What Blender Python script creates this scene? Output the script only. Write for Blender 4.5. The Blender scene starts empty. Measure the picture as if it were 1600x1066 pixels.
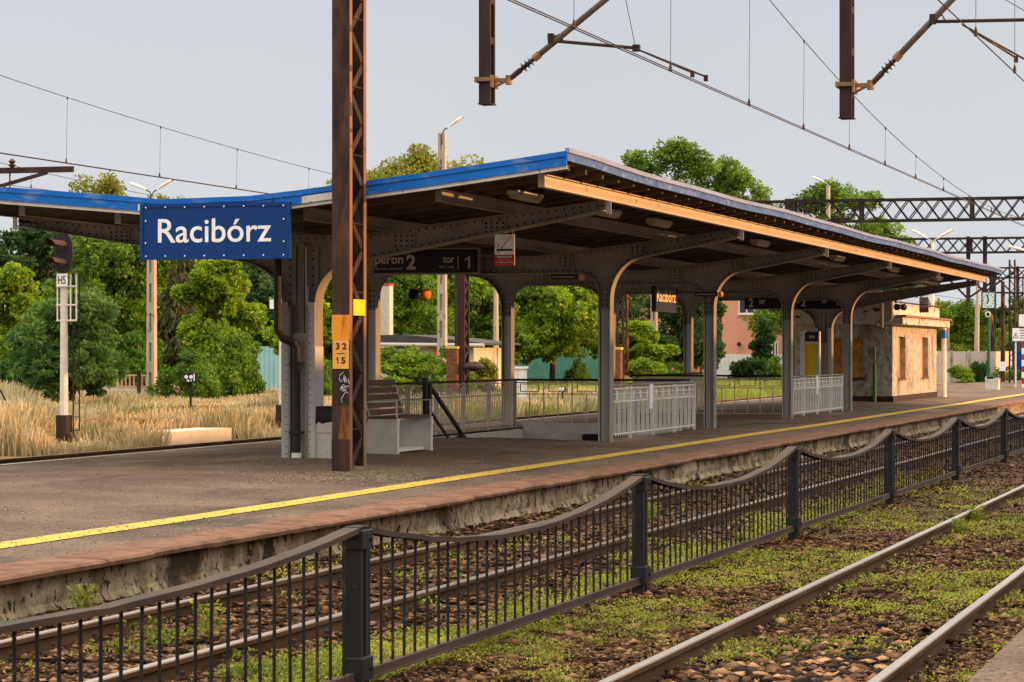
import bpy, math, random
import numpy as np
from mathutils import Vector, Matrix
R = math.radians
random.seed(7); rng = np.random.default_rng(11)
scene = bpy.context.scene
COL = scene.collection

# ------------------------------------------------------------------ camera, sky, sun
F = 4150.0; VPX = 2047.0; HY = 550.0; EYE = 1.92
TH = math.atan((VPX-800)/F); CT, ST, TT = math.cos(TH), math.sin(TH), math.tan(TH)
KK = F*(1+TT*TT)
cam = bpy.data.cameras.new("camera"); cam_o = bpy.data.objects.new("camera", cam); COL.objects.link(cam_o)
cam_o.location = (0, 0, EYE); cam_o.rotation_euler = (R(90), 0, TH)
cam.sensor_width = 36; cam.lens = F/1600*36; cam.shift_y = (HY-533)/1600
cam.clip_start = .3; cam.clip_end = 3000
cam.dof.use_dof = True; cam.dof.focus_distance = 37; cam.dof.aperture_fstop = 18
scene.camera = cam_o
scene.view_settings.view_transform = 'Standard'; scene.view_settings.look = 'None'
scene.view_settings.exposure = 0.42; scene.view_settings.gamma = 1
SUN_EL, SUN_AZ = R(10), R(9)          # azimuth counted from +X towards +Y
w = bpy.data.worlds.new("World"); scene.world = w; w.use_nodes = True
nt = w.node_tree; nt.nodes.clear()
wo = nt.nodes.new('ShaderNodeOutputWorld'); bg = nt.nodes.new('ShaderNodeBackground')
sky = nt.nodes.new('ShaderNodeTexSky'); sky.sky_type = 'NISHITA'; sky.sun_disc = False
sky.sun_elevation = SUN_EL; sky.sun_rotation = R(90)-SUN_AZ; sky.air_density = 1.2; sky.dust_density = 3
mx = nt.nodes.new('ShaderNodeMix'); mx.data_type = 'RGBA'; mx.inputs[0].default_value = .93
# thin even cloud veil over the sky texture, a little brighter low down
geo = nt.nodes.new('ShaderNodeTexCoord'); sx = nt.nodes.new('ShaderNodeSeparateXYZ'); rp = nt.nodes.new('ShaderNodeValToRGB')
nt.links.new(geo.outputs['Generated'], sx.inputs[0]); nt.links.new(sx.outputs['Z'], rp.inputs[0])
rp.color_ramp.elements[0].position = 0; rp.color_ramp.elements[0].color = (5.7, 5.85, 6.05, 1)
rp.color_ramp.elements[1].position = .17; rp.color_ramp.elements[1].color = (4.75, 5.05, 5.5, 1)
for q_, c_ in ((.42, (18, 16.2, 14, 1)), (.8, (27, 23.6, 19.2, 1))): e_ = rp.color_ramp.elements.new(q_); e_.color = c_   # an overcast sky is far brighter overhead
vs = nt.nodes.new('ShaderNodeTexNoise'); vs.inputs['Scale'].default_value = 4.5; vs.inputs['Detail'].default_value = 3
vm = nt.nodes.new('ShaderNodeMapRange'); vm.inputs[3].default_value = .93; vm.inputs[4].default_value = 1.05
vx = nt.nodes.new('ShaderNodeVectorMath'); vx.operation = 'SCALE'
nt.links.new(geo.outputs['Generated'], vs.inputs['Vector']); nt.links.new(vs.outputs[0], vm.inputs[0])
nt.links.new(rp.outputs[0], vx.inputs[0]); nt.links.new(vm.outputs[0], vx.inputs['Scale'])
nt.links.new(sky.outputs[0], mx.inputs[6]); nt.links.new(vx.outputs[0], mx.inputs[7])
nt.links.new(mx.outputs[2], bg.inputs[0]); bg.inputs[1].default_value = .1
nt.links.new(bg.outputs[0], wo.inputs[0])
sl = bpy.data.lights.new("sun", 'SUN'); sl.energy = 5; sl.angle = R(.7); sl.color = (1, .48, .16)
so = bpy.data.objects.new("sun", sl); COL.objects.link(so)
S = Vector((math.cos(SUN_EL)*math.cos(SUN_AZ), math.cos(SUN_EL)*math.sin(SUN_AZ), math.sin(SUN_EL)))
so.rotation_euler = S.to_track_quat('Z', 'Y').to_euler(); so.location = (60, 20, 40)

# measurement helpers: d = metres left of the camera line parallel to the tracks (X = -d), t = metres along the tracks (Y)
def T(px, d): return KK*d/(VPX-px) - d*TT
def D(px, t): return (VPX-px)*t/(KK-(VPX-px)*TT)
def DEP(d, t): return t*CT + d*ST
def Z(py, d, t): return EYE + (HY-py)*DEP(d, t)/F
def G(px, dep):                        # point at image column px and depth dep -> (d, t)
    a = math.atan((px-800)/F); r = dep/math.cos(a); b = TH - a
    return r*math.sin(b), r*math.cos(b)

# ------------------------------------------------------------------ mesh building
ORG = {}
def tag(o, label=None, cat=None, group=None, kind=None):
    if label: o['label'] = label
    if cat: o['category'] = cat
    if group: o['group'] = group
    if kind: o['kind'] = kind
    return o
def thing(name, label, cat, loc=(0, 0, 0), group=None):
    o = bpy.data.objects.new(name, None); COL.objects.link(o); o.location = loc; o.empty_display_size = .3
    ORG[o.name] = Vector(loc); return tag(o, label, cat, group)
class MB:
    def __init__(s): s.v = []; s.f = []; s.m = []
    def add(s, vs, fs, mi=0):
        n = len(s.v); s.v += [tuple(p) for p in vs]; s.f += [tuple(i+n for i in f) for f in fs]; s.m += [mi]*len(fs); return s
    def box(s, x0, x1, y0, y1, z0, z1, mi=0):
        return s.add([(x0,y0,z0),(x1,y0,z0),(x1,y1,z0),(x0,y1,z0),(x0,y0,z1),(x1,y0,z1),(x1,y1,z1),(x0,y1,z1)],
                     [(0,3,2,1),(4,5,6,7),(0,1,5,4),(1,2,6,5),(2,3,7,6),(3,0,4,7)], mi)
    def bbox(s, x0, x1, y0, y1, z0, z1, b=.006, mi=0):      # box with small chamfers on the vertical and top edges
        def ring(e, z): return [(x0+e,y0+b,z),(x0+b,y0+e,z),(x1-b,y0+e,z),(x1-e,y0+b,z),(x1-e,y1-b,z),(x1-b,y1-e,z),(x0+b,y1-e,z),(x0+e,y1-b,z)]
        rs = [ring(0, z0), ring(0, z1-b), ring(b*.7, z1)]
        vs = sum(rs, []); fs = [tuple(range(7, -1, -1)), tuple(range(16, 24))]
        for k in range(2):
            for i in range(8): j = (i+1) % 8; fs.append((k*8+i, k*8+j, k*8+8+j, k*8+8+i))
        return s.add(vs, fs, mi)
    def bar(s, p, q, w, h, up=(0,0,1), mi=0):               # rectangular bar from p to q
        p, q = Vector(p), Vector(q); a = (q-p).normalized(); u = Vector(up)
        if abs(a.dot(u)) > .95: u = Vector((0,1,0)) if abs(a.y) < .9 else Vector((1,0,0))
        b = a.cross(u).normalized()*(w/2); c = b.cross(a).normalized()*(h/2)
        vs = [p-b-c, p+b-c, p+b+c, p-b+c, q-b-c, q+b-c, q+b+c, q-b+c]
        return s.add(vs, [(0,3,2,1),(4,5,6,7),(0,1,5,4),(1,2,6,5),(2,3,7,6),(3,0,4,7)], mi)
    def tube(s, pts, r, n=8, mi=0, cap=True):
        pts = [Vector(p) for p in pts]; rr = r if isinstance(r, (list, tuple)) else [r]*len(pts)
        rings = []; ref = None
        for i, p in enumerate(pts):
            a = (pts[min(i+1, len(pts)-1)] - pts[max(i-1, 0)]).normalized()
            if ref is None: ref = Vector((0,0,1)) if abs(a.z) < .9 else Vector((1,0,0))
            b = a.cross(ref).normalized(); c = a.cross(b).normalized(); ref = -c if False else ref
            rings.append([p + (b*math.cos(2*math.pi*k/n) + c*math.sin(2*math.pi*k/n))*rr[i] for k in range(n)])
        vs = sum(rings, []); fs = []
        for i in range(len(pts)-1):
            for k in range(n): j = (k+1) % n; fs.append((i*n+k, i*n+j, (i+1)*n+j, (i+1)*n+k))
        if cap: fs += [tuple(range(n-1, -1, -1)), tuple((len(pts)-1)*n+k for k in range(n))]
        return s.add(vs, fs, mi)
    def prism_xz(s, pts, y0, y1, mi=0):                      # polygon in X,Z extruded along Y
        n = len(pts); vs = [(x, y0, z) for x, z in pts] + [(x, y1, z) for x, z in pts]
        return s.add(vs, [tuple(range(n)), tuple(range(2*n-1, n-1, -1))] + [(i, i+n, (i+1) % n + n, (i+1) % n) for i in range(n)], mi)
    def ribbon(s, pts, y0, y1, th, mi=0):                    # flange following a polyline in X,Z
        P = [Vector((x, z)) for x, z in pts]; Q = []
        for i, p in enumerate(P):
            a = (P[min(i+1, len(P)-1)] - P[max(i-1, 0)]).normalized(); Q.append(p + Vector((-a.y, a.x))*th)
        n = len(P); vs = []
        for y in (y0, y1): vs += [(p.x, y, p.y) for p in P] + [(q.x, y, q.y) for q in Q]
        fs = []
        for i in range(n-1):
            fs += [(i, i+1, n+i+1, n+i), (2*n+i+1, 2*n+i, 3*n+i, 3*n+i+1), (i, 2*n+i, 2*n+i+1, i+1), (n+i+1, 3*n+i+1, 3*n+i, n+i)]
        fs += [(0, n, 3*n, 2*n), (n-1, 3*n-1, 4*n-1, 2*n-1)]
        return s.add(vs, fs, mi)
    def lathe(s, c, prof, n=14, ax='Z', mi=0):               # prof [(r, h)]
        c = Vector(c); vs = []
        for r, h in prof:
            for k in range(n):
                a = 2*math.pi*k/n; u, v = r*math.cos(a), r*math.sin(a)
                vs.append(c + (Vector((u, v, h)) if ax == 'Z' else Vector((u, h, v)) if ax == 'Y' else Vector((h, u, v))))
        fs = []
        for i in range(len(prof)-1):
            for k in range(n): j = (k+1) % n; fs.append((i*n+k, i*n+j, (i+1)*n+j, (i+1)*n+k))
        fs += [tuple(range(n-1, -1, -1)), tuple((len(prof)-1)*n+k for k in range(n))]
        return s.add(vs, fs, mi)
    def rivet(s, x, y, z, r=.013, sy=-1):
        vs = [(x+r*math.cos(k*math.pi/3), y, z+r*math.sin(k*math.pi/3)) for k in range(6)] + [(x+r*.55*math.cos(k*math.pi/3), y+sy*r*.7, z+r*.55*math.sin(k*math.pi/3)) for k in range(6)]
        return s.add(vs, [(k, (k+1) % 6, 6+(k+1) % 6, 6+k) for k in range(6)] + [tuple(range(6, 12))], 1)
    def build(s, name, mats, parent=None, smooth=False, origin=None):
        if not isinstance(mats, (list, tuple)): mats = [mats]
        if parent is not None: org = ORG[parent.name]
        elif origin is not None: org = Vector(origin)
        else: org = Vector((0, 0, 0))
        me = bpy.data.meshes.new(name); me.from_pydata([(x-org.x, y-org.y, z-org.z) for x, y, z in s.v], [], s.f)
        for m in mats: me.materials.append(m)
        if len(mats) > 1: me.polygons.foreach_set('material_index', s.m)
        if smooth: me.polygons.foreach_set('use_smooth', [True]*len(s.f))
        me.update()
        o = bpy.data.objects.new(name, me); COL.objects.link(o); ORG[o.name] = org
        if parent is not None: o.parent = parent
        else: o.location = org
        return o
def fast_mesh(name, V, faces_per, mat, parent=None, org=(0,0,0), smooth=False):   # V: (n*k,3) verts, every k consecutive verts one face
    k = faces_per; nf = len(V)//k
    me = bpy.data.meshes.new(name); me.vertices.add(len(V)); me.vertices.foreach_set('co', (V-np.array(org)).astype(np.float32).ravel())
    me.loops.add(len(V)); me.loops.foreach_set('vertex_index', np.arange(len(V), dtype=np.int32))
    me.polygons.add(nf); me.polygons.foreach_set('loop_start', np.arange(0, len(V), k, dtype=np.int32))
    me.update(calc_edges=True); me.materials.append(mat)
    o = bpy.data.objects.new(name, me); COL.objects.link(o); ORG[o.name] = Vector(org)
    if parent is not None: o.parent = parent
    else: o.location = org
    return o
def indexed_mesh(name, V, Fa, mat, org=(0,0,0), parent=None):          # V (n,3), Fa (m,3)
    me = bpy.data.meshes.new(name); me.vertices.add(len(V)); me.vertices.foreach_set('co', (V-np.array(org)).astype(np.float32).ravel())
    me.loops.add(Fa.size); me.loops.foreach_set('vertex_index', Fa.astype(np.int32).ravel())
    me.polygons.add(len(Fa)); me.polygons.foreach_set('loop_start', np.arange(0, Fa.size, Fa.shape[1], dtype=np.int32))
    me.update(calc_edges=True); me.materials.append(mat)
    o = bpy.data.objects.new(name, me); COL.objects.link(o); ORG[o.name] = Vector(org)
    if parent is not None: o.parent = parent
    else: o.location = org
    return o
def copy_thing(root, loc, label=None, rotz=None, scale=None):
    def rec(o, par):
        c = o.copy(); COL.objects.link(c); ORG[c.name] = ORG.get(o.name, Vector()); c.parent = par
        for ch in [x for x in bpy.data.objects if x.parent == o]: rec(ch, c)
        return c
    r = rec(root, None); r.location = loc; ORG[r.name] = Vector(loc)
    if label: r['label'] = label
    if rotz is not None: r.rotation_euler = (0, 0, rotz)
    if scale is not None: r.scale = scale
    return r
def struct(mb, name, mat): o = mb.build(name, mat); o['kind'] = 'structure'; return o
def text(name, s, c, facing, wd, ht, mat, parent, bold=0.0, depth=.003):
    """text fitted into wd x ht centred at c; facing '-Y' or '+X'"""
    if s == '1':                                          # a one with a flag, drawn by hand
        mb = MB(); hx, hz = wd/2, ht/2; y0, y1 = c[1]-depth/2, c[1]+depth/2
        mb.prism_xz([(c[0]+hx*.95, c[2]-hz), (c[0]+hx*.95, c[2]+hz), (c[0]+hx*.35, c[2]+hz), (c[0]-hx, c[2]+hz*.55), (c[0]-hx, c[2]+hz*.22), (c[0]+hx*.1, c[2]+hz*.52), (c[0]+hx*.1, c[2]-hz)][::-1], y0, y1)
        return mb.build(name, mat, parent)
    cu = bpy.data.curves.new(name, 'FONT'); cu.body = s; cu.offset = bold; cu.extrude = .02; cu.resolution_u = 4
    to = bpy.data.objects.new('tmp', cu); COL.objects.link(to)
    dg = bpy.context.evaluated_depsgraph_get(); me = bpy.data.meshes.new_from_object(to.evaluated_get(dg))
    bpy.data.objects.remove(to); co = np.array([v.co[:] for v in me.vertices])
    lo, hi = co.min(0), co.max(0); q = (co-(lo+hi)/2)/(hi-lo)
    u = q[:, 0]*wd; v = q[:, 1]*ht; n = q[:, 2]*depth
    W = np.stack([u, -n, v], 1) if facing == '-Y' else np.stack([n, u, v], 1)
    W += np.array(c) - np.array(ORG[parent.name]); me.vertices.foreach_set('co', W.astype(np.float32).ravel()); me.update()
    me.materials.clear(); me.materials.append(mat)
    me.name = name; o = bpy.data.objects.new(name, me); COL.objects.link(o); o.parent = parent; ORG[o.name] = ORG[parent.name]; return o

# ------------------------------------------------------------------ materials
def mat(name, cols, scale=3, rough=.8, metal=0, bump=.1, bscale=None, stretch=(1,1,1), detail=6, extra=None, spec=.22, bdist=.02):
    """noise -> colour ramp; extra = (colour, scale, threshold, softness, stretch) laid over as stains"""
    m = bpy.data.materials.new(name); m.use_nodes = True; n = m.node_tree; b = n.nodes['Principled BSDF']
    b.inputs['Roughness'].default_value = rough; b.inputs['Metallic'].default_value = metal; b.inputs['Specular IOR Level'].default_value = spec
    tc = n.nodes.new('ShaderNodeTexCoord')
    def noise(sc, st, det=detail):
        mp = n.nodes.new('ShaderNodeMapping'); mp.inputs['Scale'].default_value = st; n.links.new(tc.outputs['Object'], mp.inputs[0])
        t = n.nodes.new('ShaderNodeTexNoise'); t.inputs['Scale'].default_value = sc; t.inputs['Detail'].default_value = det; t.inputs['Roughness'].default_value = .62
        n.links.new(mp.outputs[0], t.inputs['Vector']); return t.outputs['Fac']
    if len(cols) == 1 and not bump: b.inputs['Base Color'].default_value = (*cols[0], 1); return m
    if len(cols) == 1: cols = [tuple(c*.82 for c in cols[0]), tuple(min(1, c*1.14) for c in cols[0])]
    r = n.nodes.new('ShaderNodeValToRGB'); e = r.color_ramp.elements
    for i in range(len(cols)-2): e.new(.5)
    for i, c in enumerate(cols): e[i].position = .3+.4*i/(len(cols)-1); e[i].color = (*c, 1)
    n.links.new(noise(scale, stretch), r.inputs[0]); out = r.outputs[0]
    for ex in (extra or []):
        c, sc, th, soft, st = ex
        mr = n.nodes.new('ShaderNodeMapRange'); mr.inputs[1].default_value = th; mr.inputs[2].default_value = th+soft
        n.links.new(noise(sc, st), mr.inputs[0])
        mi = n.nodes.new('ShaderNodeMix'); mi.data_type = 'RGBA'; n.links.new(mr.outputs[0], mi.inputs[0]); n.links.new(out, mi.inputs[6]); mi.inputs[7].default_value = (*c, 1); out = mi.outputs[2]
    n.links.new(out, b.inputs['Base Color'])
    if bump:
        bp = n.nodes.new('ShaderNodeBump'); bp.inputs['Strength'].default_value = bump; bp.inputs['Distance'].default_value = bdist
        n.links.new(noise(bscale or scale*6, (1,1,1)), bp.inputs['Height']); n.links.new(bp.outputs[0], b.inputs['Normal'])
    return m
def leafmat(name, cols, trans=.35):
    m = bpy.data.materials.new(name); m.use_nodes = True; n = m.node_tree; n.nodes.clear()
    o = n.nodes.new('ShaderNodeOutputMaterial'); g = n.nodes.new('ShaderNodeNewGeometry'); r = n.nodes.new('ShaderNodeValToRGB'); e = r.color_ramp.elements
    tc = n.nodes.new('ShaderNodeTexCoord'); ns = n.nodes.new('ShaderNodeTexNoise'); ns.inputs['Scale'].default_value = .55; ns.inputs['Detail'].default_value = 3
    n.links.new(tc.outputs['Object'], ns.inputs['Vector'])
    ad = n.nodes.new('ShaderNodeMath'); ad.operation = 'MULTIPLY_ADD'; ad.inputs[1].default_value = .45
    n.links.new(g.outputs['Random Per Island'], ad.inputs[0])
    mm = n.nodes.new('ShaderNodeMath'); mm.operation = 'MULTIPLY_ADD'; mm.inputs[1].default_value = 1.5; mm.inputs[2].default_value = -.48
    n.links.new(ns.outputs['Fac'], mm.inputs[0]); n.links.new(mm.outputs[0], ad.inputs[2])
    for i in range(len(cols)-2): e.new(.5)
    for i, c in enumerate(cols): e[i].position = i/(len(cols)-1); e[i].color = (*c, 1)
    n.links.new(ad.outputs[0], r.inputs[0])
    d = n.nodes.new('ShaderNodeBsdfPrincipled'); d.inputs['Roughness'].default_value = .65; d.inputs['Specular IOR Level'].default_value = .25
    t = n.nodes.new('ShaderNodeBsdfTranslucent'); mx = n.nodes.new('ShaderNodeMixShader'); mx.inputs[0].default_value = trans
    n.links.new(r.outputs[0], d.inputs['Base Color']); n.links.new(r.outputs[0], t.inputs['Color'])
    n.links.new(d.outputs[0], mx.inputs[1]); n.links.new(t.outputs[0], mx.inputs[2]); n.links.new(mx.outputs[0], o.inputs[0]); return m
M = {}
X1, V1 = (1,1,1), (1,1,.15)
M['ground'] = mat('soil', [(.1,.062,.035),(.19,.13,.075),(.3,.22,.13)], .6, .95, bump=.5, bscale=9, bdist=.04)
M['trackbed'] = mat('trackbed soil', [(.025,.014,.009),(.075,.042,.026),(.16,.1,.065)], 9, .95, bump=1, bscale=22, bdist=.06)
M['asphalt'] = mat('worn asphalt', [(.075,.05,.036),(.13,.088,.064),(.19,.13,.094)], .7, .88, bump=.9, bscale=22, bdist=.02,
                   extra=[((.055,.04,.032), 26, .54, .05, X1), ((.36,.29,.22), 15, .66, .03, X1), ((.05,.04,.034), .8, .57, .1, (1,.3,1)), ((.24,.18,.14), .35, .58, .12, (1,.5,1)), ((.045,.035,.03), 7, .68, .03, (1,.25,1))])
M['kerb'] = mat('red kerb', [(.1,.05,.031),(.17,.085,.055),(.23,.13,.09)], 3.5, .9, bump=.7, bscale=26, bdist=.015, extra=[((.09,.06,.045), 5, .56, .1, (1,.4,1)), ((.3,.2,.14), 9, .66, .04, X1), ((.035,.022,.018), 14, .67, .03, X1)])
M['wall'] = mat('stained concrete', [(.06,.044,.026),(.2,.155,.1),(.38,.31,.215),(.55,.48,.36)], 1.6, .92, bump=.9, bscale=20, bdist=.03,
                extra=[((.03,.022,.015), 1.6, .54, .09, (1,1,.9)), ((.3,.15,.07), .6, .58, .1, (1,1,.6)), ((.025,.02,.014), 11, .56, .05, (1,1,.7)), ((.035,.027,.018), .3, .56, .05, X1)])
M['yellow'] = mat('yellow paint', [(.46,.31,.05),(.58,.41,.08)], 5, .75, bump=.3, bscale=40, extra=[((.2,.14,.075), 14, .6, .06, X1), ((.3,.2,.06), 2, .6, .1, X1)])
M['whiteline'] = mat('white line', [(.45,.42,.38),(.6,.57,.5)], 8, .7, bump=.1)
M['rust'] = mat('rusty steel', [(.022,.013,.012),(.05,.026,.02),(.1,.046,.025)], 3, .75, .1, .35, 40, (1,1,.35), extra=[((.36,.13,.02), 1.7, .54, .12, (1,1,.3)), ((.02,.014,.015), 5, .5, .1, (1,1,.25))], bdist=.004)
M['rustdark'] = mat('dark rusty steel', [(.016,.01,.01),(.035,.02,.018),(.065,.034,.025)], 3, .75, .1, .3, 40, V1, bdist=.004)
M['railside'] = mat('rail rust', [(.03,.016,.01),(.075,.038,.019),(.12,.062,.03)], 4, .8, .1, .3, 40, (1,.2,1), bdist=.004)
M['railtop'] = mat('rail steel', [(.3,.26,.24),(.5,.45,.42)], 3, .3, .85, .05, 40, (1,.05,1))
M['railworn'] = mat('rail head brown', [(.1,.06,.04),(.22,.14,.095)], 3, .5, .4, .05, 40, (1,.05,1))
M['paint'] = mat('grey paint', [(.17,.155,.135),(.23,.212,.19),(.27,.255,.235)], 1.6, .6, bump=.12, bscale=30, stretch=(1,1,.4), extra=[((.12,.07,.045), 5, .66, .06, (1,1,.5))], bdist=.004)
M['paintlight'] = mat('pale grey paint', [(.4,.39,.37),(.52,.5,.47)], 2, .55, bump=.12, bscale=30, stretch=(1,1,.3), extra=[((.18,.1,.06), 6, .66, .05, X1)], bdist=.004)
M['blue'] = mat('blue fascia', [(.001,.1,.42),(.003,.13,.52)], 2, .42, bump=.1, bscale=12, extra=[((.09,.2,.46), 2.2, .56, .12, (1,1,3)), ((.25,.3,.45), 6, .66, .1, X1)], bdist=.004)
M['bluelong'] = mat('faded blue fascia', [(.03,.08,.26),(.07,.13,.32)], 2.5, .5, bump=.15, bscale=12, stretch=(1,.5,1), extra=[((.17,.2,.31), 5, .54, .1, (1,1,2)), ((.24,.13,.1), 4, .66, .06, X1)], bdist=.005)
M['blueflash'] = mat('pale blue flashing', [(.15,.19,.33),(.24,.28,.42)], 2, .45, bump=.1, bscale=12, stretch=(1,.4,1), extra=[((.36,.25,.22), 1.2, .6, .08, (1,.6,1))], bdist=.004)
M['signblue'] = mat('sign blue', [(.0005,.03,.15),(.0008,.036,.175)], 2, .4, bump=.03)
M['signblack'] = mat('sign black', [(.005,.005,.008)], 2, .4, bump=.03)
M['signdark'] = mat('sign dark blue', [(.02,.022,.05)], 2, .4, bump=.03)
M['signwhite'] = mat('sign white', [(.78,.79,.83)], 8, .5, bump=.02)
M['signgrey'] = mat('sign lettering grey', [(.45,.42,.38)], 8, .5, bump=.02)
M['signred'] = mat('sign red', [(.42,.03,.025)], 4, .5, bump=.02)
M['gold'] = mat('pale gold letters', [(.75,.6,.36)], 4, .5, bump=.02)
M['black'] = mat('black paint', [(.012,.012,.013),(.022,.021,.022)], 6, .5, bump=.15, bscale=30, bdist=.004)
M['fence'] = mat('dark fence paint', [(.008,.009,.011),(.018,.019,.021)], 5, .55, bump=.2, bscale=30, stretch=(1,1,.4), extra=[((.085,.045,.027), 5, .6, .07, X1)], bdist=.004)
M['fencerust'] = mat('brown fence rail', [(.03,.02,.016),(.065,.042,.033)], 4, .7, bump=.2, bscale=30, stretch=(1,.25,1), extra=[((.04,.03,.028), 7, .58, .08, (1,.3,1))], bdist=.004)
M['wood'] = mat('roof boards', [(.055,.042,.034),(.12,.095,.078)], 3, .9, bump=.3, bscale=14, stretch=(1,.12,1), bdist=.01)
M['woodbrown'] = mat('brown slats', [(.07,.036,.025),(.13,.07,.05)], 6, .7, bump=.2, bscale=20, stretch=(1,.15,1), bdist=.005)
M['whitewood'] = mat('white board', [(.42,.4,.37),(.6,.57,.54)], 4, .7, bump=.1, extra=[((.16,.12,.1), 8, .64, .06, X1)])
M['tar'] = mat('roofing felt', [(.03,.03,.034),(.06,.06,.064)], 1, .8, bump=.2)
M['concrete'] = mat('concrete', [(.3,.285,.26),(.42,.4,.37)], 5, .85, bump=.4, bscale=45, bdist=.006, extra=[((.2,.18,.15), 3, .6, .1, X1)])
M['concpale'] = mat('pale concrete', [(.43,.37,.31),(.56,.49,.42)], 4, .85, bump=.3, bscale=30, bdist=.01, extra=[((.25,.19,.14), 2.5, .58, .1, V1)])
M['concpole'] = mat('concrete pole', [(.28,.24,.19),(.42,.37,.3)], 2.5, .85, bump=.3, bscale=30, bdist=.006, stretch=(1,1,.4), extra=[((.13,.11,.08), 4, .6, .06, (1,1,.4))])
M['osb'] = mat('chipboard', [(.2,.085,.015),(.36,.17,.035),(.5,.28,.085)], 9, .8, bump=.2, bscale=30, stretch=(1,1,.6), detail=8)
M['osblit'] = M['osb']
M['render'] = mat('rough render', [(.18,.15,.12),(.37,.33,.275),(.54,.5,.445)], 7, .92, bump=1, bscale=28, stretch=(1,1,.7), bdist=.02, extra=[((.09,.065,.045), .5, .55, .2, (1.4,1.4,.8)), ((.16,.12,.085), 5, .6, .06, (1,1,.5))])
M['renderdark'] = mat('sooty render', [(.05,.037,.025),(.11,.083,.056),(.22,.17,.12)], 7, .92, bump=.8, bscale=28, stretch=(1,1,.7), bdist=.02, extra=[((.02,.016,.013), 1.0, .54, .14, (1,1,.6))])
M['plaster'] = mat('peeling plaster', [(.4,.37,.32),(.55,.52,.46)], 3, .9, bump=.3, bscale=14, extra=[((.06,.035,.02), 2.8, .58, .02, (1,1,1.4))])
M['rooftile'] = mat('rusty flashing', [(.16,.07,.045),(.34,.17,.12)], 5, .8, bump=.4, bscale=20)
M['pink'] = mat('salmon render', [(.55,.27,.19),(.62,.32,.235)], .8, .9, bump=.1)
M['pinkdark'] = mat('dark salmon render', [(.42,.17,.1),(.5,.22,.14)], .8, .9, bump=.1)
M['teal'] = mat('teal sheet', [(.07,.24,.2),(.11,.31,.26)], 1.5, .6, bump=.1, extra=[((.05,.14,.1), 2, .6, .1, V1)])
M['cyan'] = mat('pale blue sheet', [(.2,.42,.48),(.28,.5,.56)], 1.5, .6, bump=.1)
M['skyfence'] = mat('grey blue sheet', [(.36,.42,.46),(.45,.5,.55)], 1.5, .6, bump=.1)
M['white'] = mat('white enamel', [(.6,.59,.57),(.72,.71,.69)], 4, .5, bump=.05)
M['mast'] = mat('whitewashed mast', [(.52,.47,.42),(.66,.61,.56)], 6, .7, bump=.15, extra=[((.2,.12,.08), 7, .66, .06, V1)])
M['lampglass'] = mat('dusty lamp cover', [(.3,.24,.16),(.42,.34,.24)], 7, .35, bump=.05)
M['glass'] = mat('window glass', [(.03,.04,.05),(.06,.07,.08)], 2, .12, bump=0.01)
M['wire'] = mat('wire', [(.035,.02,.016),(.06,.032,.024)], 4, .6, .3, bump=.02)
M['insul'] = mat('insulator', [(.03,.018,.016),(.05,.03,.025)], 4, .35, bump=.02)
M['brass'] = mat('tarnished fitting', [(.14,.085,.04),(.24,.15,.08)], 7, .6, .3, bump=.1)
M['tubesteel'] = mat('weathered tube', [(.055,.045,.036),(.12,.1,.075)], 4, .6, .3, bump=.15, stretch=(.4,.4,.4))
M['panelor'] = mat('orange painted band', [(.62,.2,.01),(.7,.3,.03)], 3, .6, bump=.15, stretch=(1,1,.3), extra=[((.4,.1,.01), 5, .62, .06, V1)])
M['panelye'] = mat('ochre number panel', [(.62,.27,.045),(.72,.36,.09)], 5, .6, bump=.1, extra=[((.4,.13,.02), 7, .62, .06, X1)])
M['plateye'] = mat('yellow plate', [(.8,.5,.005)], 2, .5, bump=.02)
M['bag'] = mat('black bag', [(.012,.012,.014)], 8, .3, bump=.8, bscale=14, bdist=.03)
M['green'] = mat('green post', [(.01,.09,.045)], 4, .5, bump=.05)
M['brick'] = mat('dark brick', [(.05,.02,.015),(.14,.05,.03),(.25,.1,.06)], 9, .9, bump=.5, bscale=18, stretch=(1,1,3))
M['bark'] = mat('bark', [(.05,.035,.022),(.12,.085,.055)], 5, .95, bump=.5, bscale=20, stretch=(1,1,.3))
M['sleeper'] = mat('old sleeper', [(.02,.013,.01),(.05,.03,.021)], 7, .9, bump=.6, bscale=24, stretch=(.2,1,1), bdist=.01)
M['stone'] = mat('ballast stones', [(.014,.008,.006),(.07,.033,.02),(.23,.12,.07)], 9, .9, bump=.2)
M['rubble'] = mat('dark rubble stones', [(.012,.01,.01),(.05,.036,.028),(.2,.12,.07),(.42,.27,.15)], 5, .85, bump=.4)
M['dirt'] = mat('dirt heap', [(.035,.026,.018),(.1,.075,.05),(.26,.2,.14)], 20, .95, bump=.7, bscale=40)
M['sand'] = mat('orange sand', [(.42,.22,.1),(.56,.33,.17)], 3, .95, bump=.5, bscale=12)
M['navy'] = mat('dark interior', [(.006,.008,.02)], 2, .8, bump=.02)
M['graffiti'] = mat('graffiti white', [(.6,.6,.62)], 2, .6, bump=.02)
M['weed'] = leafmat('low weeds', [(.05,.075,.012),(.17,.215,.02),(.34,.38,.035),(.5,.47,.07)], .4)
M['moss'] = leafmat('yellow moss', [(.12,.07,.025),(.3,.22,.05),(.42,.4,.06)], .3)
M['hay'] = leafmat('dry grass', [(.14,.14,.045),(.32,.27,.14),(.52,.43,.27),(.62,.55,.4)], .3)
M['meadow'] = leafmat('green grass', [(.08,.13,.02),(.2,.27,.05),(.36,.38,.1)], .4)
M['leafA'] = leafmat('leaves green', [(.02,.055,.006),(.07,.15,.012),(.15,.27,.022),(.26,.37,.035)])
M['leafB'] = leafmat('leaves dark', [(.012,.038,.012),(.035,.09,.025),(.09,.17,.045)])
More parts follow.
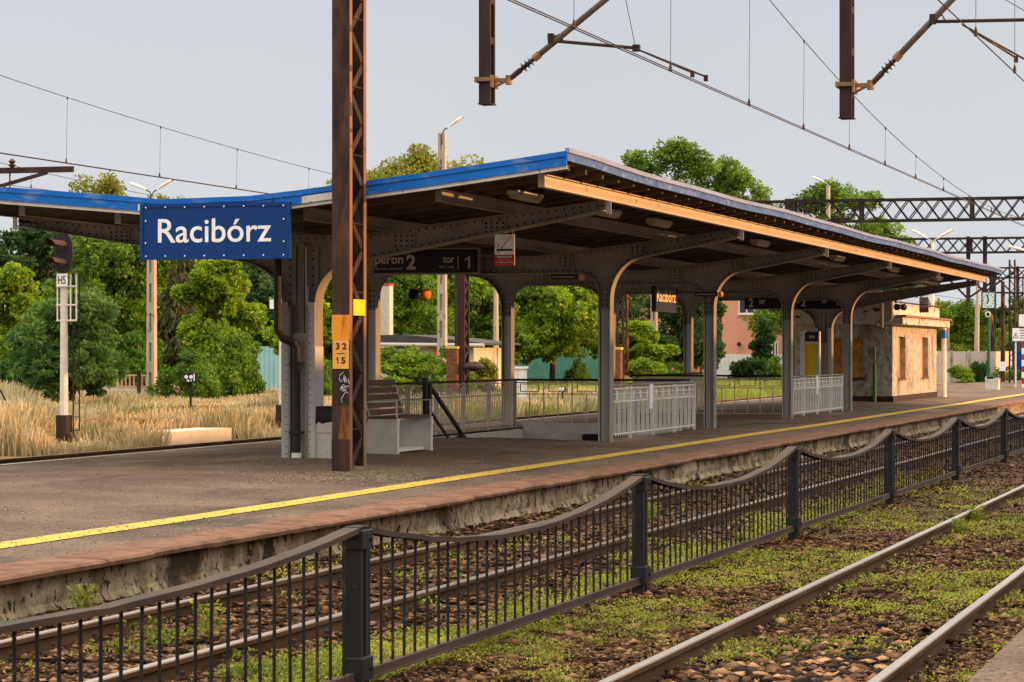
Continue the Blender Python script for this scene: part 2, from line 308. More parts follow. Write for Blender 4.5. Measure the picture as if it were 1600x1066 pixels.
M['leafC'] = leafmat('leaves yellow green', [(.05,.1,.006),(.12,.22,.012),(.24,.36,.02),(.38,.45,.035)])
M['leafD'] = leafmat('leaves conifer', [(.025,.038,.01),(.065,.08,.022),(.13,.13,.04)])
M['leafE'] = leafmat('leaves sumac', [(.03,.09,.025),(.08,.18,.04),(.19,.31,.06)])
M['leafF'] = leafmat('leaves olive', [(.09,.12,.015),(.21,.24,.03),(.36,.37,.06)])
M['paintcol_lit'] = mat('skylit column paint', [(.33,.33,.33),(.43,.43,.425)], 2, .6, bump=.1, stretch=(1,1,.3), extra=[((.17,.1,.06), 6, .67, .05, X1)], bdist=.004)
M['railtan'] = mat('tan railing paint', [(.4,.34,.27),(.52,.45,.37)], 4, .7, bump=.1)
M['cream'] = mat('cream beam paint', [(.44,.37,.27),(.55,.46,.35)], 2, .6, bump=.12, bscale=30, stretch=(1,.3,1), extra=[((.2,.11,.06), 6, .64, .05, (1,.4,1))], bdist=.004)
M['russet'] = leafmat('russet weeds', [(.1,.06,.025),(.26,.14,.06),(.4,.24,.12)], .3)
M['grit'] = mat('light grit', [(.12,.09,.07),(.3,.24,.18),(.5,.43,.34)], 40, .9, bump=.0)
def stonemat(name, cols, rough=1.0):
    m = bpy.data.materials.new(name); m.use_nodes = True; n = m.node_tree; b = n.nodes['Principled BSDF']; b.inputs['Roughness'].default_value = rough; b.inputs['Specular IOR Level'].default_value = .08
    g = n.nodes.new('ShaderNodeNewGeometry'); r = n.nodes.new('ShaderNodeValToRGB'); e = r.color_ramp.elements
    for i in range(len(cols)-2): e.new(.5)
    for i, c in enumerate(cols): e[i].position = i/(len(cols)-1); e[i].color = (*c, 1)
    tc = n.nodes.new('ShaderNodeTexCoord'); ns = n.nodes.new('ShaderNodeTexNoise'); ns.inputs['Scale'].default_value = 60; ns.inputs['Detail'].default_value = 4; n.links.new(tc.outputs['Object'], ns.inputs['Vector'])
    mr = n.nodes.new('ShaderNodeMapRange'); mr.inputs[3].default_value = .5; mr.inputs[4].default_value = 1.5; n.links.new(ns.outputs[0], mr.inputs[0])
    vm = n.nodes.new('ShaderNodeVectorMath'); vm.operation = 'SCALE'; n.links.new(g.outputs['Random Per Island'], r.inputs[0]); n.links.new(r.outputs[0], vm.inputs[0]); n.links.new(mr.outputs[0], vm.inputs['Scale']); n.links.new(vm.outputs[0], b.inputs['Base Color'])
    bp = n.nodes.new('ShaderNodeBump'); bp.inputs['Strength'].default_value = .6; bp.inputs['Distance'].default_value = .01; n.links.new(ns.outputs[0], bp.inputs['Height']); n.links.new(bp.outputs[0], b.inputs['Normal']); return m
M['stone'] = stonemat('ballast stones', [(.012,.007,.004),(.026,.014,.008),(.05,.026,.014),(.085,.045,.024),(.14,.075,.04),(.28,.17,.1)])
M['rubble'] = stonemat('rubble stones', [(.01,.009,.009),(.018,.014,.013),(.05,.03,.022),(.11,.06,.035),(.22,.12,.065),(.42,.26,.15)])
M['rust_sunlit'] = mat('sunlit rust', [(.15,.07,.035),(.26,.13,.07)], 4, .7, .1, .2, 40, V1, bdist=.004)
M['benchconc'] = mat('bench concrete', [(.46,.44,.4),(.58,.56,.52)], 5, .85, bump=.3, bscale=45, bdist=.005, extra=[((.3,.27,.23), 3, .6, .1, X1)])
M['gantry'] = mat('blackened steel', [(.008,.007,.008),(.02,.015,.015),(.04,.026,.022)], 3, .8, .1, .2, 30, V1, bdist=.004)
n_ = M['asphalt'].node_tree; b_ = n_.nodes['Principled BSDF']; lk = b_.inputs['Base Color'].links[0].from_socket
tc_ = n_.nodes.new('ShaderNodeTexCoord'); wv = n_.nodes.new('ShaderNodeTexNoise'); wv.inputs['Scale'].default_value = 2.2; wv.inputs['Detail'].default_value = 5
ad_ = n_.nodes.new('ShaderNodeMix'); ad_.data_type = 'RGBA'; ad_.inputs[0].default_value = .16; vo = n_.nodes.new('ShaderNodeTexVoronoi'); vo.feature = 'DISTANCE_TO_EDGE'; vo.inputs['Scale'].default_value = .33
n_.links.new(tc_.outputs['Object'], wv.inputs['Vector']); n_.links.new(tc_.outputs['Object'], ad_.inputs[6]); n_.links.new(wv.outputs['Color'], ad_.inputs[7]); n_.links.new(ad_.outputs[2], vo.inputs['Vector'])
mr_ = n_.nodes.new('ShaderNodeMapRange'); mr_.inputs[1].default_value = .0; mr_.inputs[2].default_value = .012; mr_.inputs[3].default_value = .75; mr_.inputs[4].default_value = 0
n_.links.new(vo.outputs[0], mr_.inputs[0]); mk = n_.nodes.new('ShaderNodeMapRange'); mk.inputs[1].default_value = .5; mk.inputs[2].default_value = .58; wn = n_.nodes.new('ShaderNodeTexNoise'); wn.inputs['Scale'].default_value = .4
n_.links.new(tc_.outputs['Object'], wn.inputs['Vector']); n_.links.new(wn.outputs[0], mk.inputs[0]); ml = n_.nodes.new('ShaderNodeMath'); ml.operation = 'MULTIPLY'; n_.links.new(mr_.outputs[0], ml.inputs[0]); n_.links.new(mk.outputs[0], ml.inputs[1])
mi_ = n_.nodes.new('ShaderNodeMix'); mi_.data_type = 'RGBA'; mi_.inputs[7].default_value = (.03, .022, .017, 1); n_.links.new(ml.outputs[0], mi_.inputs[0]); n_.links.new(lk, mi_.inputs[6]); n_.links.new(mi_.outputs[2], b_.inputs['Base Color'])
# ------------------------------------------------------------------ ground, platforms, lines
WELLS = [(46.75, 53.9)]; WD0, WD1 = 12.38, 16.05
def sheet(name, ds, ts, zf, m, holes=True, sub=False):
    mb = MB(); idx = {}
    for i, d in enumerate(ds):
        for j, t in enumerate(ts): idx[i, j] = len(mb.v); mb.v.append((-d, t, zf(d, t)))
    for i in range(len(ds)-1):
        for j in range(len(ts)-1):
            cd, ct = (ds[i]+ds[i+1])/2, (ts[j]+ts[j+1])/2
            if holes and WD0 < cd < WD1 and any(a < ct < b for a, b in WELLS): continue
            mb.f.append((idx[i+1, j], idx[i, j], idx[i, j+1], idx[i+1, j+1])); mb.m.append(0)
    o = struct(mb, name, m); o.data.polygons.foreach_set('use_smooth', [True]*len(mb.f)); return o
def pz(d, t=50):                                         # cambered platform surface
    q = [(9.2, .25), (12.2, .30), (14.4, .35), (16.7, .31), (19.2, .25)]
    for (a, za), (b, zb) in zip(q, q[1:]):
        if d <= b: return za + (zb-za)*max(0, d-a)/(b-a)
    return .25
def vn(x, y, s=1.0, seed=0):                              # vectorised value noise 0..1
    x = np.asarray(x)*s + 17.3*seed; y = np.asarray(y)*s + 5.1*seed
    xi, yi = np.floor(x), np.floor(y); fx, fy = x-xi, y-yi; fx = fx*fx*(3-2*fx); fy = fy*fy*(3-2*fy)
    h = lambda a, b: np.modf(np.abs(np.sin(a*127.1+b*311.7+seed*74.7)*43758.5453))[0]
    return (h(xi, yi)*(1-fx)+h(xi+1, yi)*fx)*(1-fy) + (h(xi, yi+1)*(1-fx)+h(xi+1, yi+1)*fx)*fy
def fbm(x, y, s=1.0, seed=0): return vn(x, y, s, seed)*.55 + vn(x, y, s*2.3, seed+1)*.3 + vn(x, y, s*5.1, seed+2)*.15
tl = [-60, -20, 0] + list(np.arange(5, 46, 2.0)) + [46.75, 50, 53.9, 58, 62, 64.6, 68, 72.2] + list(np.arange(76, 172, 4.0)) + [200, 300, 600, 1500, 2600]
sheet('ground', [-900, -200, -40, -8, 0, 12.38, 16.05, 19.2, 25, 40, 80, 160, 320, 700, 1500], tl, lambda d, t: -.17, M['ground'])
tp = [-20, -5] + list(np.arange(2, 46, 1.5)) + [46.75, 49, 51.5, 53.9, 57, 60, 62.5, 64.6, 67, 70, 72.2] + list(np.arange(75, 171, 3.0))
rr = {t: float(rng.normal(0, .012)) for t in tp}
sheet('platform', [9.5, 10.3, 11, 11.7, 12.38, 13.2, 14.4, 15.2, 16.05, 16.7, 17.5, 18.1, 18.62], tp, lambda d, t: pz(d)-.004, M['asphalt'])
# track bed between the two platforms (slightly uneven)
tb = list(np.arange(6, 90, .9)) + list(np.arange(92, 240, 6.0))
sheet('track_bed', list(np.arange(1.6, 9.5, .28)), tb, lambda d, t: -.13 + .05*float(fbm(d, t, .9, 3)) - .02, M['trackbed'], False)
mb = MB(); mb.box(-18.68, -18.57, -20, 168, -.17, .252); mb.box(-18.6, -9.3, 167.9, 168.1, -.17, .24)
struct(mb, 'platform_back_wall', M['concrete'])
# stained wall with a rough face, and the worn red kerb lying on it
ts = np.concatenate([np.arange(-6, 60, .12), np.arange(60, 168, .4)]); mbw = MB(); n = len(ts); zs = [-.2, -.12, -.04, .04, .11, .205]
for j, t in enumerate(ts):
    for k, z in enumerate(zs):
        j0 = (t % 1.9 < .07)*.05; mbw.v.append((-9.38-.03*float(fbm(t*1.0, z*5, .9, 5))-.02*float(vn(t, z*4, 3, 15))-j0+(.05 if z < -.1 else 0), t, z))
for j in range(n-1):
    for k in range(len(zs)-1): a = j*len(zs)+k; mbw.f.append((a, a+len(zs), a+len(zs)+1, a+1)); mbw.m.append(0)
struct(mbw, 'platform_wall', M['wall'])
jt = np.arange(-4, 166, 2.35); ts = np.sort(np.concatenate([ts, jt-.022, jt, jt+.022])); n = len(ts); isj = np.array([np.min(np.abs(jt-q)) < .005 for q in ts]); mbk = MB(); prof = []
for j, t in enumerate(ts):
    e = .035*float(fbm(t, 0, 1.3, 9))+.03*float(vn(t, 3, .35, 2))+(.05 if vn(t, 7, .8, 4) > .82 else 0)
    k_ = int((t+4)//2.35); x = -9.22-e-(.05 if isj[j] else 0)-.025*((k_*7919 % 13)/13); h = .012*float(fbm(t, 2, .9, 8))-(.03 if isj[j] else 0)-.012*((k_*104729 % 11)/11)
    for (dx, z) in ((-.12, .192), (0.0, .197), (.01, .228+h), (-.015, .25+h), (-.2, .258-(.02 if isj[j] else 0)), (-.44-.09*float(vn(t, 9, 1.2, 4))-.05*float(vn(t, 2, 5, 4)), .2655)): mbk.v.append((x+dx, t, z))
for j in range(n-1):
    for k in range(5): a = j*6+k; mbk.f.append((a, a+6, a+7, a+1)); mbk.m.append(0)
ok = struct(mbk, 'platform_kerb', M['kerb'])
mb = MB()
for t in np.arange(-6, 166, .25):
    pass
ty = np.arange(-6, 166, .2)
for t in ty:
    a = .02*float(fbm(t, 1, 1.1, 21)); b = .02*float(fbm(t, 5, 1.4, 22)); c = .1*float(vn(t, 0, .12, 6))
    mb.v += [(-10.42-c-a, t, pz(10.42+c)+.004), (-10.74-c-b, t, pz(10.74+c)+.004)]
for j in range(len(ty)-1): mb.f.append((2*j+1, 2*j, 2*j+2, 2*j+3)); mb.m.append(0)
struct(mb, 'yellow_line', M['yellow'])
mb = MB()
for t in ty: mb.v += [(-18.2-.03*float(vn(t, 1, .8, 3)), t, pz(18.2)+.004), (-18.34, t, pz(18.34)+.004)]
for j in range(len(ty)-1): mb.f.append((2*j+1, 2*j, 2*j+2, 2*j+3)); mb.m.append(0)
struct(mb, 'white_line', M['whiteline'])
mb = MB(); mb.box(-1.66, 9, -30, 140, -.2, .25); struct(mb, 'near_platform', M['asphalt'])
# stairwells: lining walls and steps
for a, b, sgn in ((46.75, 53.9, 1),):
    mb = MB()
    mb.box(-WD0-.14, -WD0-.001, a, b, -3.2, .29); mb.box(-WD1+.001, -WD1+.14, a, b, -3.2, .29)
    e = b if sgn > 0 else a
    mb.box(-WD1+.14, -WD0-.14, min(e, e-.14*sgn), max(e, e-.14*sgn), -3.2, .42)
    mb.box(-WD1+.14, -WD0-.14, a+.001, b-.14, -3.3, -3.2)
    struct(mb, 'stairwell_walls', M['whitewood']); mb = MB()
    for k in range(16):
        s0 = a+.3*k if sgn > 0 else b-.3*(k+1); mb.box(-WD1+.14, -WD0-.14, s0, s0+.3, -3.2, .27-.17*(k+1))
    struct(mb, 'stairs', M['concrete'])
mb = MB(); mb.box(-14.6, -13.6, 53.7, 53.755, -.3, .2); tag(mb.build('passage_sign', M['navy'], origin=(-13.45, 53.7, 0)), 'dark blue panel on the low white end wall of the stairwell', 'sign')
# dirt heap at the mast foot
gx = np.linspace(-1.1, 1.1, 23); mb = MB()
for i, u in enumerate(gx):
    for j, v in enumerate(gx):
        r = math.hypot(u, v*1.2); mb.v.append((-12.12+u, 33.0+v, pz(12.1)+.012+max(0, .10*(1-r/.8))+.02*float(fbm(u, v, 5, 2))*(r < 1)-(.03 if r > 1.02 else 0)))
for i in range(22):
    for j in range(22): a = i*23+j; mb.f.append((a, a+23, a+24, a+1)); mb.m.append(0)
o = mb.build('dirt_heap', M['dirt'], origin=(-12.12, 33, .25), smooth=True); tag(o, 'low heap of crumbled dirt round the foot of the rusty mast', 'dirt', kind='stuff')

# ------------------------------------------------------------------ railway tracks
RP = [(-.075, 0), (.075, 0), (.075, .012), (.012, .035), (.010, .125), (.036, .138), (.037, .168), (.030, .176), (-.030, .176), (-.037, .168), (-.036, .138), (-.010, .125), (-.012, .035), (-.075, .012)]
def rail_mesh(x, t0, t1, ztop=0, curve=None, step=20):
    mb = MB(); ys = np.arange(t0, t1+.01, step if curve is None else 6); np_ = len(RP)
    for y in ys:
        cx = curve(y) if curve else 0
        for px_, pz_ in RP: mb.v.append((x+cx+px_, y, ztop-.176+pz_))
    for j in range(len(ys)-1):
        for k in range(np_):
            a = j*np_+k; b = j*np_+(k+1) % np_; mb.f.append((a, b, b+np_, a+np_)); mb.m.append(1 if k == 7 else 2 if k in (6, 8) else 0)
    mb.f.append(tuple(range(np_))); mb.m.append(0); return mb
def track(label, dc, t0, t1, sl0, sl1, group='railway tracks', curve=None, worn='railtop', nmax=100, fast=True):
    root = thing('railway_track', label, 'railway track', (-dc, t0, 0), group)
    for s in (-1, 1):
        rail_mesh(-dc+s*.752, t0, t1, 0, curve).build('rail', [M['railside'], M[worn], M['railside'] if worn != 'railtop' else M['railworn']], root)
    k = 0; rest = MB(); cx = (lambda y: curve(y) if curve else 0)
    for t in np.arange(sl0, sl1, .62):
        tgt = MB() if k < nmax else rest; j = float(rng.normal(0, .015)); c = -dc+cx(t)
        tgt.bbox(c-1.28, c+1.28, t-.12+j, t+.12+j, -.31, -.178, .015)
        if k < nmax:
            so_ = tgt.build('sleeper', M['sleeper'], root)
            for s in (-1, 1):
                fb = MB(); fb.box(c+s*.752-.19, c+s*.752+.19, t-.09+j, t+.09+j, -.18, -.1765)
                for q in (-1, 1):
                    xx = c+s*.752+q*.125
                    fb.box(xx-.035, xx+.035, t-.045+j, t+.045+j, -.1765, -.125)
                    fb.lathe((xx, t+j, -.125), [(.026, 0), (.026, .03), (.016, .035), (.016, .065)], 6)
                fb.build('rail_fastening', M['rustdark'], so_)
        k += 1
    if rest.v: o = rest.build('sleepers', M['sleeper'], root); o['kind'] = 'stuff'
    return root
track('dark railway track between the platform wall and the low railing fence, brown ballast showing', 7.57, 4, 250, 9, 100, curve=lambda y: -.0009*max(0, y-110)**1.5*.1)
track('overgrown railway track in front of the low railing fence, green weeds between shiny rails', 3.19, 4, 250, 12, 30, curve=lambda y: -.0009*max(0, y-110)**1.5*.1)
track('railway track behind the island platform, running along the dry grass field', 21.7, 20, 300, 30, 92, worn='railworn')
track('distant railway track along the pale wall beyond the far platform end', 27.5, 60, 330, 100, 130, curve=lambda y: .0)
# ballast, weeds: many small loose pieces
def inview(d, t, z=0, m=150):
    dep = t*CT+d*ST; px = VPX-KK*d/(t+d*TT); py = HY+(EYE-z)*F/dep
    return (px > -m) & (px < 1600+m) & (py < 1066+m)
ICO = np.array([(0.1,0,.72),(.9,0,.3),(.28,.85,.3),(-.72,.52,.3),(-.72,-.52,.3),(.28,-.85,.3),(0,0,-.5)], float)
ICF = np.array([(0,1,2),(0,2,3),(0,3,4),(0,4,5),(0,5,1),(6,2,1),(6,3,2),(6,4,3),(6,5,4),(6,1,5)])
def scatter_stones(name, d, t, z, size, m, label, cat):
    n = len(d); P = ICO[None]*(1+rng.normal(0, .15, (n, 7, 3))); P = P*np.array([1, 1, .8])*size[:, None, None]
    P[:, :, 0] *= rng.uniform(.7, 1.5, n)[:, None]; a = rng.uniform(0, 6.28, n); c, s = np.cos(a)[:, None], np.sin(a)[:, None]
    x = P[:, :, 0]*c-P[:, :, 1]*s; y = P[:, :, 0]*s+P[:, :, 1]*c; b = rng.normal(0, .5, n)[:, None]; zz = P[:, :, 2]*np.cos(b)+y*np.sin(b)*.6
    V = np.stack([x-d[:, None], y+t[:, None], zz+z[:, None]], 2).reshape(-1, 3); Fa = (ICF[None]+np.arange(n)[:, None, None]*7).reshape(-1, 3)
    return tag(indexed_mesh(name, V, Fa, m, (-float(d.mean()), float(t.mean()), 0)), label, cat, kind='stuff')
def cand(n, d0, d1, t0=9, t1=90, p=1.7):
    u = rng.uniform(0, 1, n); t = 1/(1/t0**p+(1/t1**p-1/t0**p)*u)**1.0; t = t**(1/p); d = rng.uniform(d0, d1, n); k = inview(d, t); return d[k], t[k]
bedz = lambda d, t: -.15 + .05*fbm(d, t, .9, 3)
onrail = lambda d: (np.abs(np.abs(d-7.57)-.752) > .06) & (np.abs(np.abs(d-3.19)-.752) > .06)
d, t = cand(150000, 5.5, 9.4); slp = (np.abs(((t-9+.31) % .62)-.31) < .15) & (np.abs(d-7.57) < 1.27); k = onrail(d) & (rng.uniform(0, 1, len(d)) < (.25+.75*fbm(d, t, 1.3, 31))*np.where(slp, .12, 1)); d, t = d[k], t[k]
scatter_stones('ballast', d, t, bedz(d, t)+.01, rng.uniform(.012, .045, len(d)), M['stone'], 'brown ballast stones between the sleepers of the track behind the low fence', 'ballast')
d, t = cand(300000, 1.7, 5.6); f = fbm(d, t, .8, 41); k = onrail(d) & (rng.uniform(0, 1, len(d)) < .35+.65*(f > .5)); d, t = d[k], t[k]
scatter_stones('loose_stones', d, t, bedz(d, t)+.008, rng.uniform(.008, .03, len(d))**1.0*(1+1.2*(rng.uniform(0,1,len(d))>.97)), M['stone'], 'brown stones and clods scattered among the weeds of the nearest track', 'stones')
n = 12000; t = rng.normal(14.9, 1.7, n); d = 3.1+rng.normal(0, .35, n)-(t-14.6)*.03; k = onrail(d) & inview(d, t) & (np.abs(d-3.19) < .68); d, t = d[k], t[k]
scatter_stones('rubble', d, t, bedz(d, t)+.02, rng.uniform(.012, .036, len(d))*(rng.uniform(0, 1, len(d))**3*2.0+.45), M['rubble'], 'coarse dark rubble heaped between the two nearest rails', 'rubble')
def leaves(name, d, t, z, size, m, label, cat, up=.6, org=None):
    n = len(d); a = rng.uniform(0, 6.28, n); el = rng.uniform(.1, up, n)
    ux = np.stack([np.cos(a)*np.cos(el), np.sin(a)*np.cos(el), np.sin(el)], 1); vx = np.stack([-np.sin(a), np.cos(a), rng.normal(0, .3, n)], 1)
    C = np.stack([-d, t, z], 1); s = size[:, None]
    V = np.stack([C, C+ux*s*.55+vx*s*.33, C+ux*s, C+ux*s*.5-vx*s*.33], 1).reshape(-1, 3)
    return tag(fast_mesh(name, V, 4, m, org=(-float(d.mean()), float(t.mean()), 0)), label, cat, kind='stuff')
def weedfield(name, n, d0, d1, dens, m, label, hmax=.05, size=(.012, .03), t0=9, t1=95, up=1.0):
    d, t = cand(n, d0, d1, t0, t1); f = dens(d, t); f = f*(.12+.88*sm(vn(d, t, 6.5, 77)*.6+vn(d, t, 15, 78)*.4, .34, .56)); k = onrail(d) & (rng.uniform(0, 1, len(d)) < f); d, t = d[k], t[k]
    z = bedz(d, t) + .012 + rng.uniform(0, 1, len(d))**1.5*hmax*(.4+.9*vn(d, t, 6, 3))
    s = rng.uniform(size[0], size[1], len(d))*(1+np.clip((t-20)/60, 0, 1.2))
    return leaves(name, d, t, z, s, m, label, 'weeds', up)
sm = lambda x, a, b: np.clip((x-a)/(b-a), 0, 1)
weedfield('low_weeds', 420000, 1.7, 5.5, lambda d, t: sm(.5*fbm(d, t, .55, 51)+.5*fbm(d*1.0, t*.8, 1.5, 151)+.10*sm(np.abs(d-4.9), .9, 0)-.22*sm(t, 36, 50)-.12*sm(16.5-t, 0, 2), .53, .61)*(1-sm(t, 40, 65)*.85), M['weed'], 'bright green low weeds in patches beside and between the nearest rails')
weedfield('mossy_weeds', 300000, 1.7, 5.3, lambda d, t: sm(fbm(d, t, 1.3, 57), .47, .6)*.5*(1-sm(t, 40, 70)*.7), M['moss'], 'yellowish dry moss and weeds spread over the nearest track', .025, (.01, .024))
weedfield('fence_weeds', 260000, 5.45, 6.6, lambda d, t: sm(.55*fbm(d, t, .5, 61)+.45*fbm(d, t, 1.7, 161)+.28*sm(6.5-np.abs(d-5.7)*1.2, 5.7, 6.5), .55, .68)*(1-sm(t, 33, 48)*.95), M['weed'], 'strip of bright green weeds along the foot of the low fence', .09, (.014, .034))
d, t = cand(9000, 5.6, 9.3, 9, 60); f = fbm(d, t, 1.9, 71); k = onrail(d) & (f > .68); d, t = d[k], t[k]
if True:
    m_ = 14; dd = np.repeat(d, m_)+rng.normal(0, .05, len(d)*m_); tt = np.repeat(t, m_)+rng.normal(0, .05, len(d)*m_)
    leaves('weed_sprigs', dd, tt, -.13+rng.uniform(0, .09, len(dd)), rng.uniform(.015, .04, len(dd)), M['weed'], 'scattered green sprigs growing in the dark ballast behind the fence', 'weeds', 1.3)
d, t = cand(26000, 9.7, 18.4, 12, 60, 1.2); k = ((d < 12.3) | (d > 16.1) | (t < 46.6) | (t > 54)) & (rng.uniform(0, 1, len(d)) < .25+.75*fbm(d, t, .7, 141)); d, t = d[k], t[k]
d2 = rng.normal(12.2, .55, 2600); t2 = rng.normal(32.2, .75, 2600); d, t = np.concatenate([d, d2]), np.concatenate([t, t2])
scatter_stones('grit', d, t, np.array([pz(q) for q in d])+.006, rng.uniform(.005, .013, len(d)), M['grit'], 'pale grit scattered over the platform asphalt, thickest around the rusty mast', 'grit')
# a few taller single weeds one can point to
def weed_plant(px, py, d, h, label, n=260):
    t = T(px, d); x0 = -d; root = thing('weed_plant', label, 'weed', (x0, t, -.14)); r_ = h*.5
    mb = MB()
    for k in range(7): a = rng.uniform(0, 6.28); mb.tube([(x0, t, -.15), (x0+math.cos(a)*r_*.35, t+math.sin(a)*r_*.35, -.15+h*rng.uniform(.6, 1))], [.006, .003], 5)
    mb.build('stem', M['weed'], root)
    a = rng.uniform(0, 6.28, n); rr_ = r_*np.sqrt(rng.uniform(0, 1, n)); zz = h*rng.uniform(.15, 1, n)
    el = rng.uniform(-.2, 1, n); C = np.stack([x0+np.cos(a)*rr_*(.4+zz/h*.6), t+np.sin(a)*rr_*(.4+zz/h*.6), -.15+zz], 1)
    u = np.stack([np.cos(a)*np.cos(el), np.sin(a)*np.cos(el), np.sin(el)], 1); v = np.stack([-np.sin(a), np.cos(a), rng.normal(0, .4, n)], 1); s = rng.uniform(.02, .05, n)[:, None]
    V = np.stack([C, C+u*s*.5+v*s*.3, C+u*s, C+u*s*.5-v*s*.3], 1).reshape(-1, 3)
    fast_mesh('leaves', V, 4, M['weed'], root, ORG[root.name])
weed_plant(328, 968, 7.5, .28, 'tall bright green weed between the dark rails near the left end of the fence')
weed_plant(1500, 820, 3.75, .2, 'bright green weed growing against the near rail on the right')
weed_plant(1524, 808, 3.85, .22, 'slightly taller green weed behind another against the near rail')
weed_plant(1018, 815, 7.6, .25, 'green weed between the dark rails beside the third fence post from the left')
weed_plant(130, 925, 9.1, .26, 'grass tuft at the foot of the stained platform wall')

# ------------------------------------------------------------------ low railing fence
FD = 5.4; SP = 6.93; T0 = 14.78-SP*1.0; PT = .9; NB = 32
for k in range(-1, 10):
    t = T0+k*SP; x = -FD
    root = thing('fence_section', ['','']and('low dark railing fence section with sagging brown top rail, number %s along the track' % k) , 'fence', (x, t, -.17), 'sections of the low railing fence')
    LB = {-1: 'low fence section whose end just enters the bottom left corner', 0: 'low fence section at the bottom left, ending at the first whole post', 1: 'low fence section right of the first whole post, green weeds behind it',
          2: 'low fence section in the middle, second whole post at its left end', 3: 'low fence section whose left post stands right of the middle of the photo', 4: 'low fence section just below the shaded kiosk wall',
          5: 'low fence section below the lit kiosk wall', 6: 'low fence section at the right, its left post under the clock', 7: 'low fence section cut by the right edge of the photo', 8: 'low fence section beyond the right edge', 9: 'farthest low fence section'}
    root['label'] = LB[k]
    p = MB()
    for s in (-1, 1): p.bbox(x-.05, x+.05, t+s*.048-.03, t+s*.048+.03, -.2, PT-.01, .004)
    p.box(x-.035, x+.035, t-.02, t+.02, -.2, PT-.04)
    p.build('post', M['fence'], root)
    for z0, z1 in ((PT-.14, PT-.03), (-.02, .12)):
        b_ = MB(); b_.bbox(x-.06, x+.072, t-.095, t+.095, z0, z1, .006); b_.lathe((x+.072, t+.04, (z0+z1)/2), [(.014, 0), (.014, .015)], 8, 'X'); b_.build('bracket', M['fence'], root)
    b_ = MB(); b_.bbox(x-.075, x+.075, t-.1, t+.1, -.215, -.14, .01); b_.build('footing', M['concrete'], root)
    # top rail: a flat channel, wide face up, hanging in a curve
    N = 28; mt = MB(); prev = None; sag = .15 if k <= 0 else .23
    for i in range(N+1):
        u = i/N; y = t+.08+(SP-.16)*u; v = 2*u-1; z = PT-.015-sag*(1-abs(v)**2.1)+float(rng.normal(0, .0022))
        ring = [(x-.05, y, z), (x+.05, y, z), (x+.05, y, z-.032), (x+.036, y, z-.032), (x+.036, y, z-.012), (x-.036, y, z-.012), (x-.036, y, z-.032), (x-.05, y, z-.032)]
        mt.v += ring
        if i:
            for q in range(8): a = (i-1)*8+q; b = (i-1)*8+(q+1) % 8; mt.f.append((a, a+8, b+8, b)); mt.m.append(0)
    mt.f += [tuple(range(8)), tuple(N*8+q for q in range(7, -1, -1))]; mt.m += [0, 0]
    mt.build('top_rail', M['fencerust'], root)
    mt = MB(); mt.bbox(x-.022, x+.022, t+.08, t+SP-.08, -.03, .03, .004); mt.bbox(x-.012, x+.034, t+.08, t+SP-.08, -.03, -.018, .003); mt.build('bottom_rail', M['fencerust'], root)
    for i in range(1, NB):
        u = i/NB; y = t+SP*u+float(rng.normal(0, .006)); v = 2*(y-t-.08)/(SP-.16)-1; z = PT-.03-sag*(1-abs(v)**2.1); mb = MB()
        mb.tube([(x+float(rng.normal(0,.003)), y, .02), (x, y+float(rng.normal(0, .006)), z)], .0098, 6)
        mb.build('bar', M['fence'], root)
# ------------------------------------------------------------------ canopy
S_ = 8.72; FT = [37.16, 46.5, 55.2, 63.95, 72.7, 81.7]; DC = 14.44; DF, DB, DE, DL = 12.2, 16.68, 9.73, 19.15
TE0, TE1 = 33.32, 84.4; P0 = .27
def roofz(d):
    if d < 13.55: return 4.02 + (13.55-d)*.1185
    if d < 15.25: return 4.02
    return 4.02 + (d-15.25)*.09
def armtop(d): return roofz(d)-.375
canopy = thing('platform_canopy', 'long island platform canopy with blue fascia, riveted grey frames and upturned wings', 'canopy', (-DC, 60, P0))
def arcpts(cx, cz, rx, rz, a0, a1, n=10): return [(cx+rx*math.cos(a0+(a1-a0)*k/n), cz+rz*math.sin(a0+(a1-a0)*k/n)) for k in range(n+1)]
def inset(p, q, s): return
def rivets_along(mb, pts, y, off, step, r=.018):
    P = [Vector((x, z)) for x, z in pts]; acc = 0; 
    for a, b in zip(P, P[1:]):
        L = (b-a).length
        if L < 1e-6: continue
        dr = (b-a)/L; nn = Vector((-dr.y, dr.x))*off; s = step-acc
        while s < L: q = a+dr*s+nn; mb.rivet(q.x, y, q.y, r); s += step
        acc = (acc+L) % step
def plate(mb, x0, x1, z0, z1, y, nx=3, nz=4):
    mb.box(x0, x1, y-.012, y, z0, z1)
    for i in range(nx):
        for j in range(nz):
            mb.rivet(x0+(x1-x0)*(i+.5+(.0 if j % 2 else .0))/nx, y-.012, z0+(z1-z0)*(j+.5)/nz, .019)
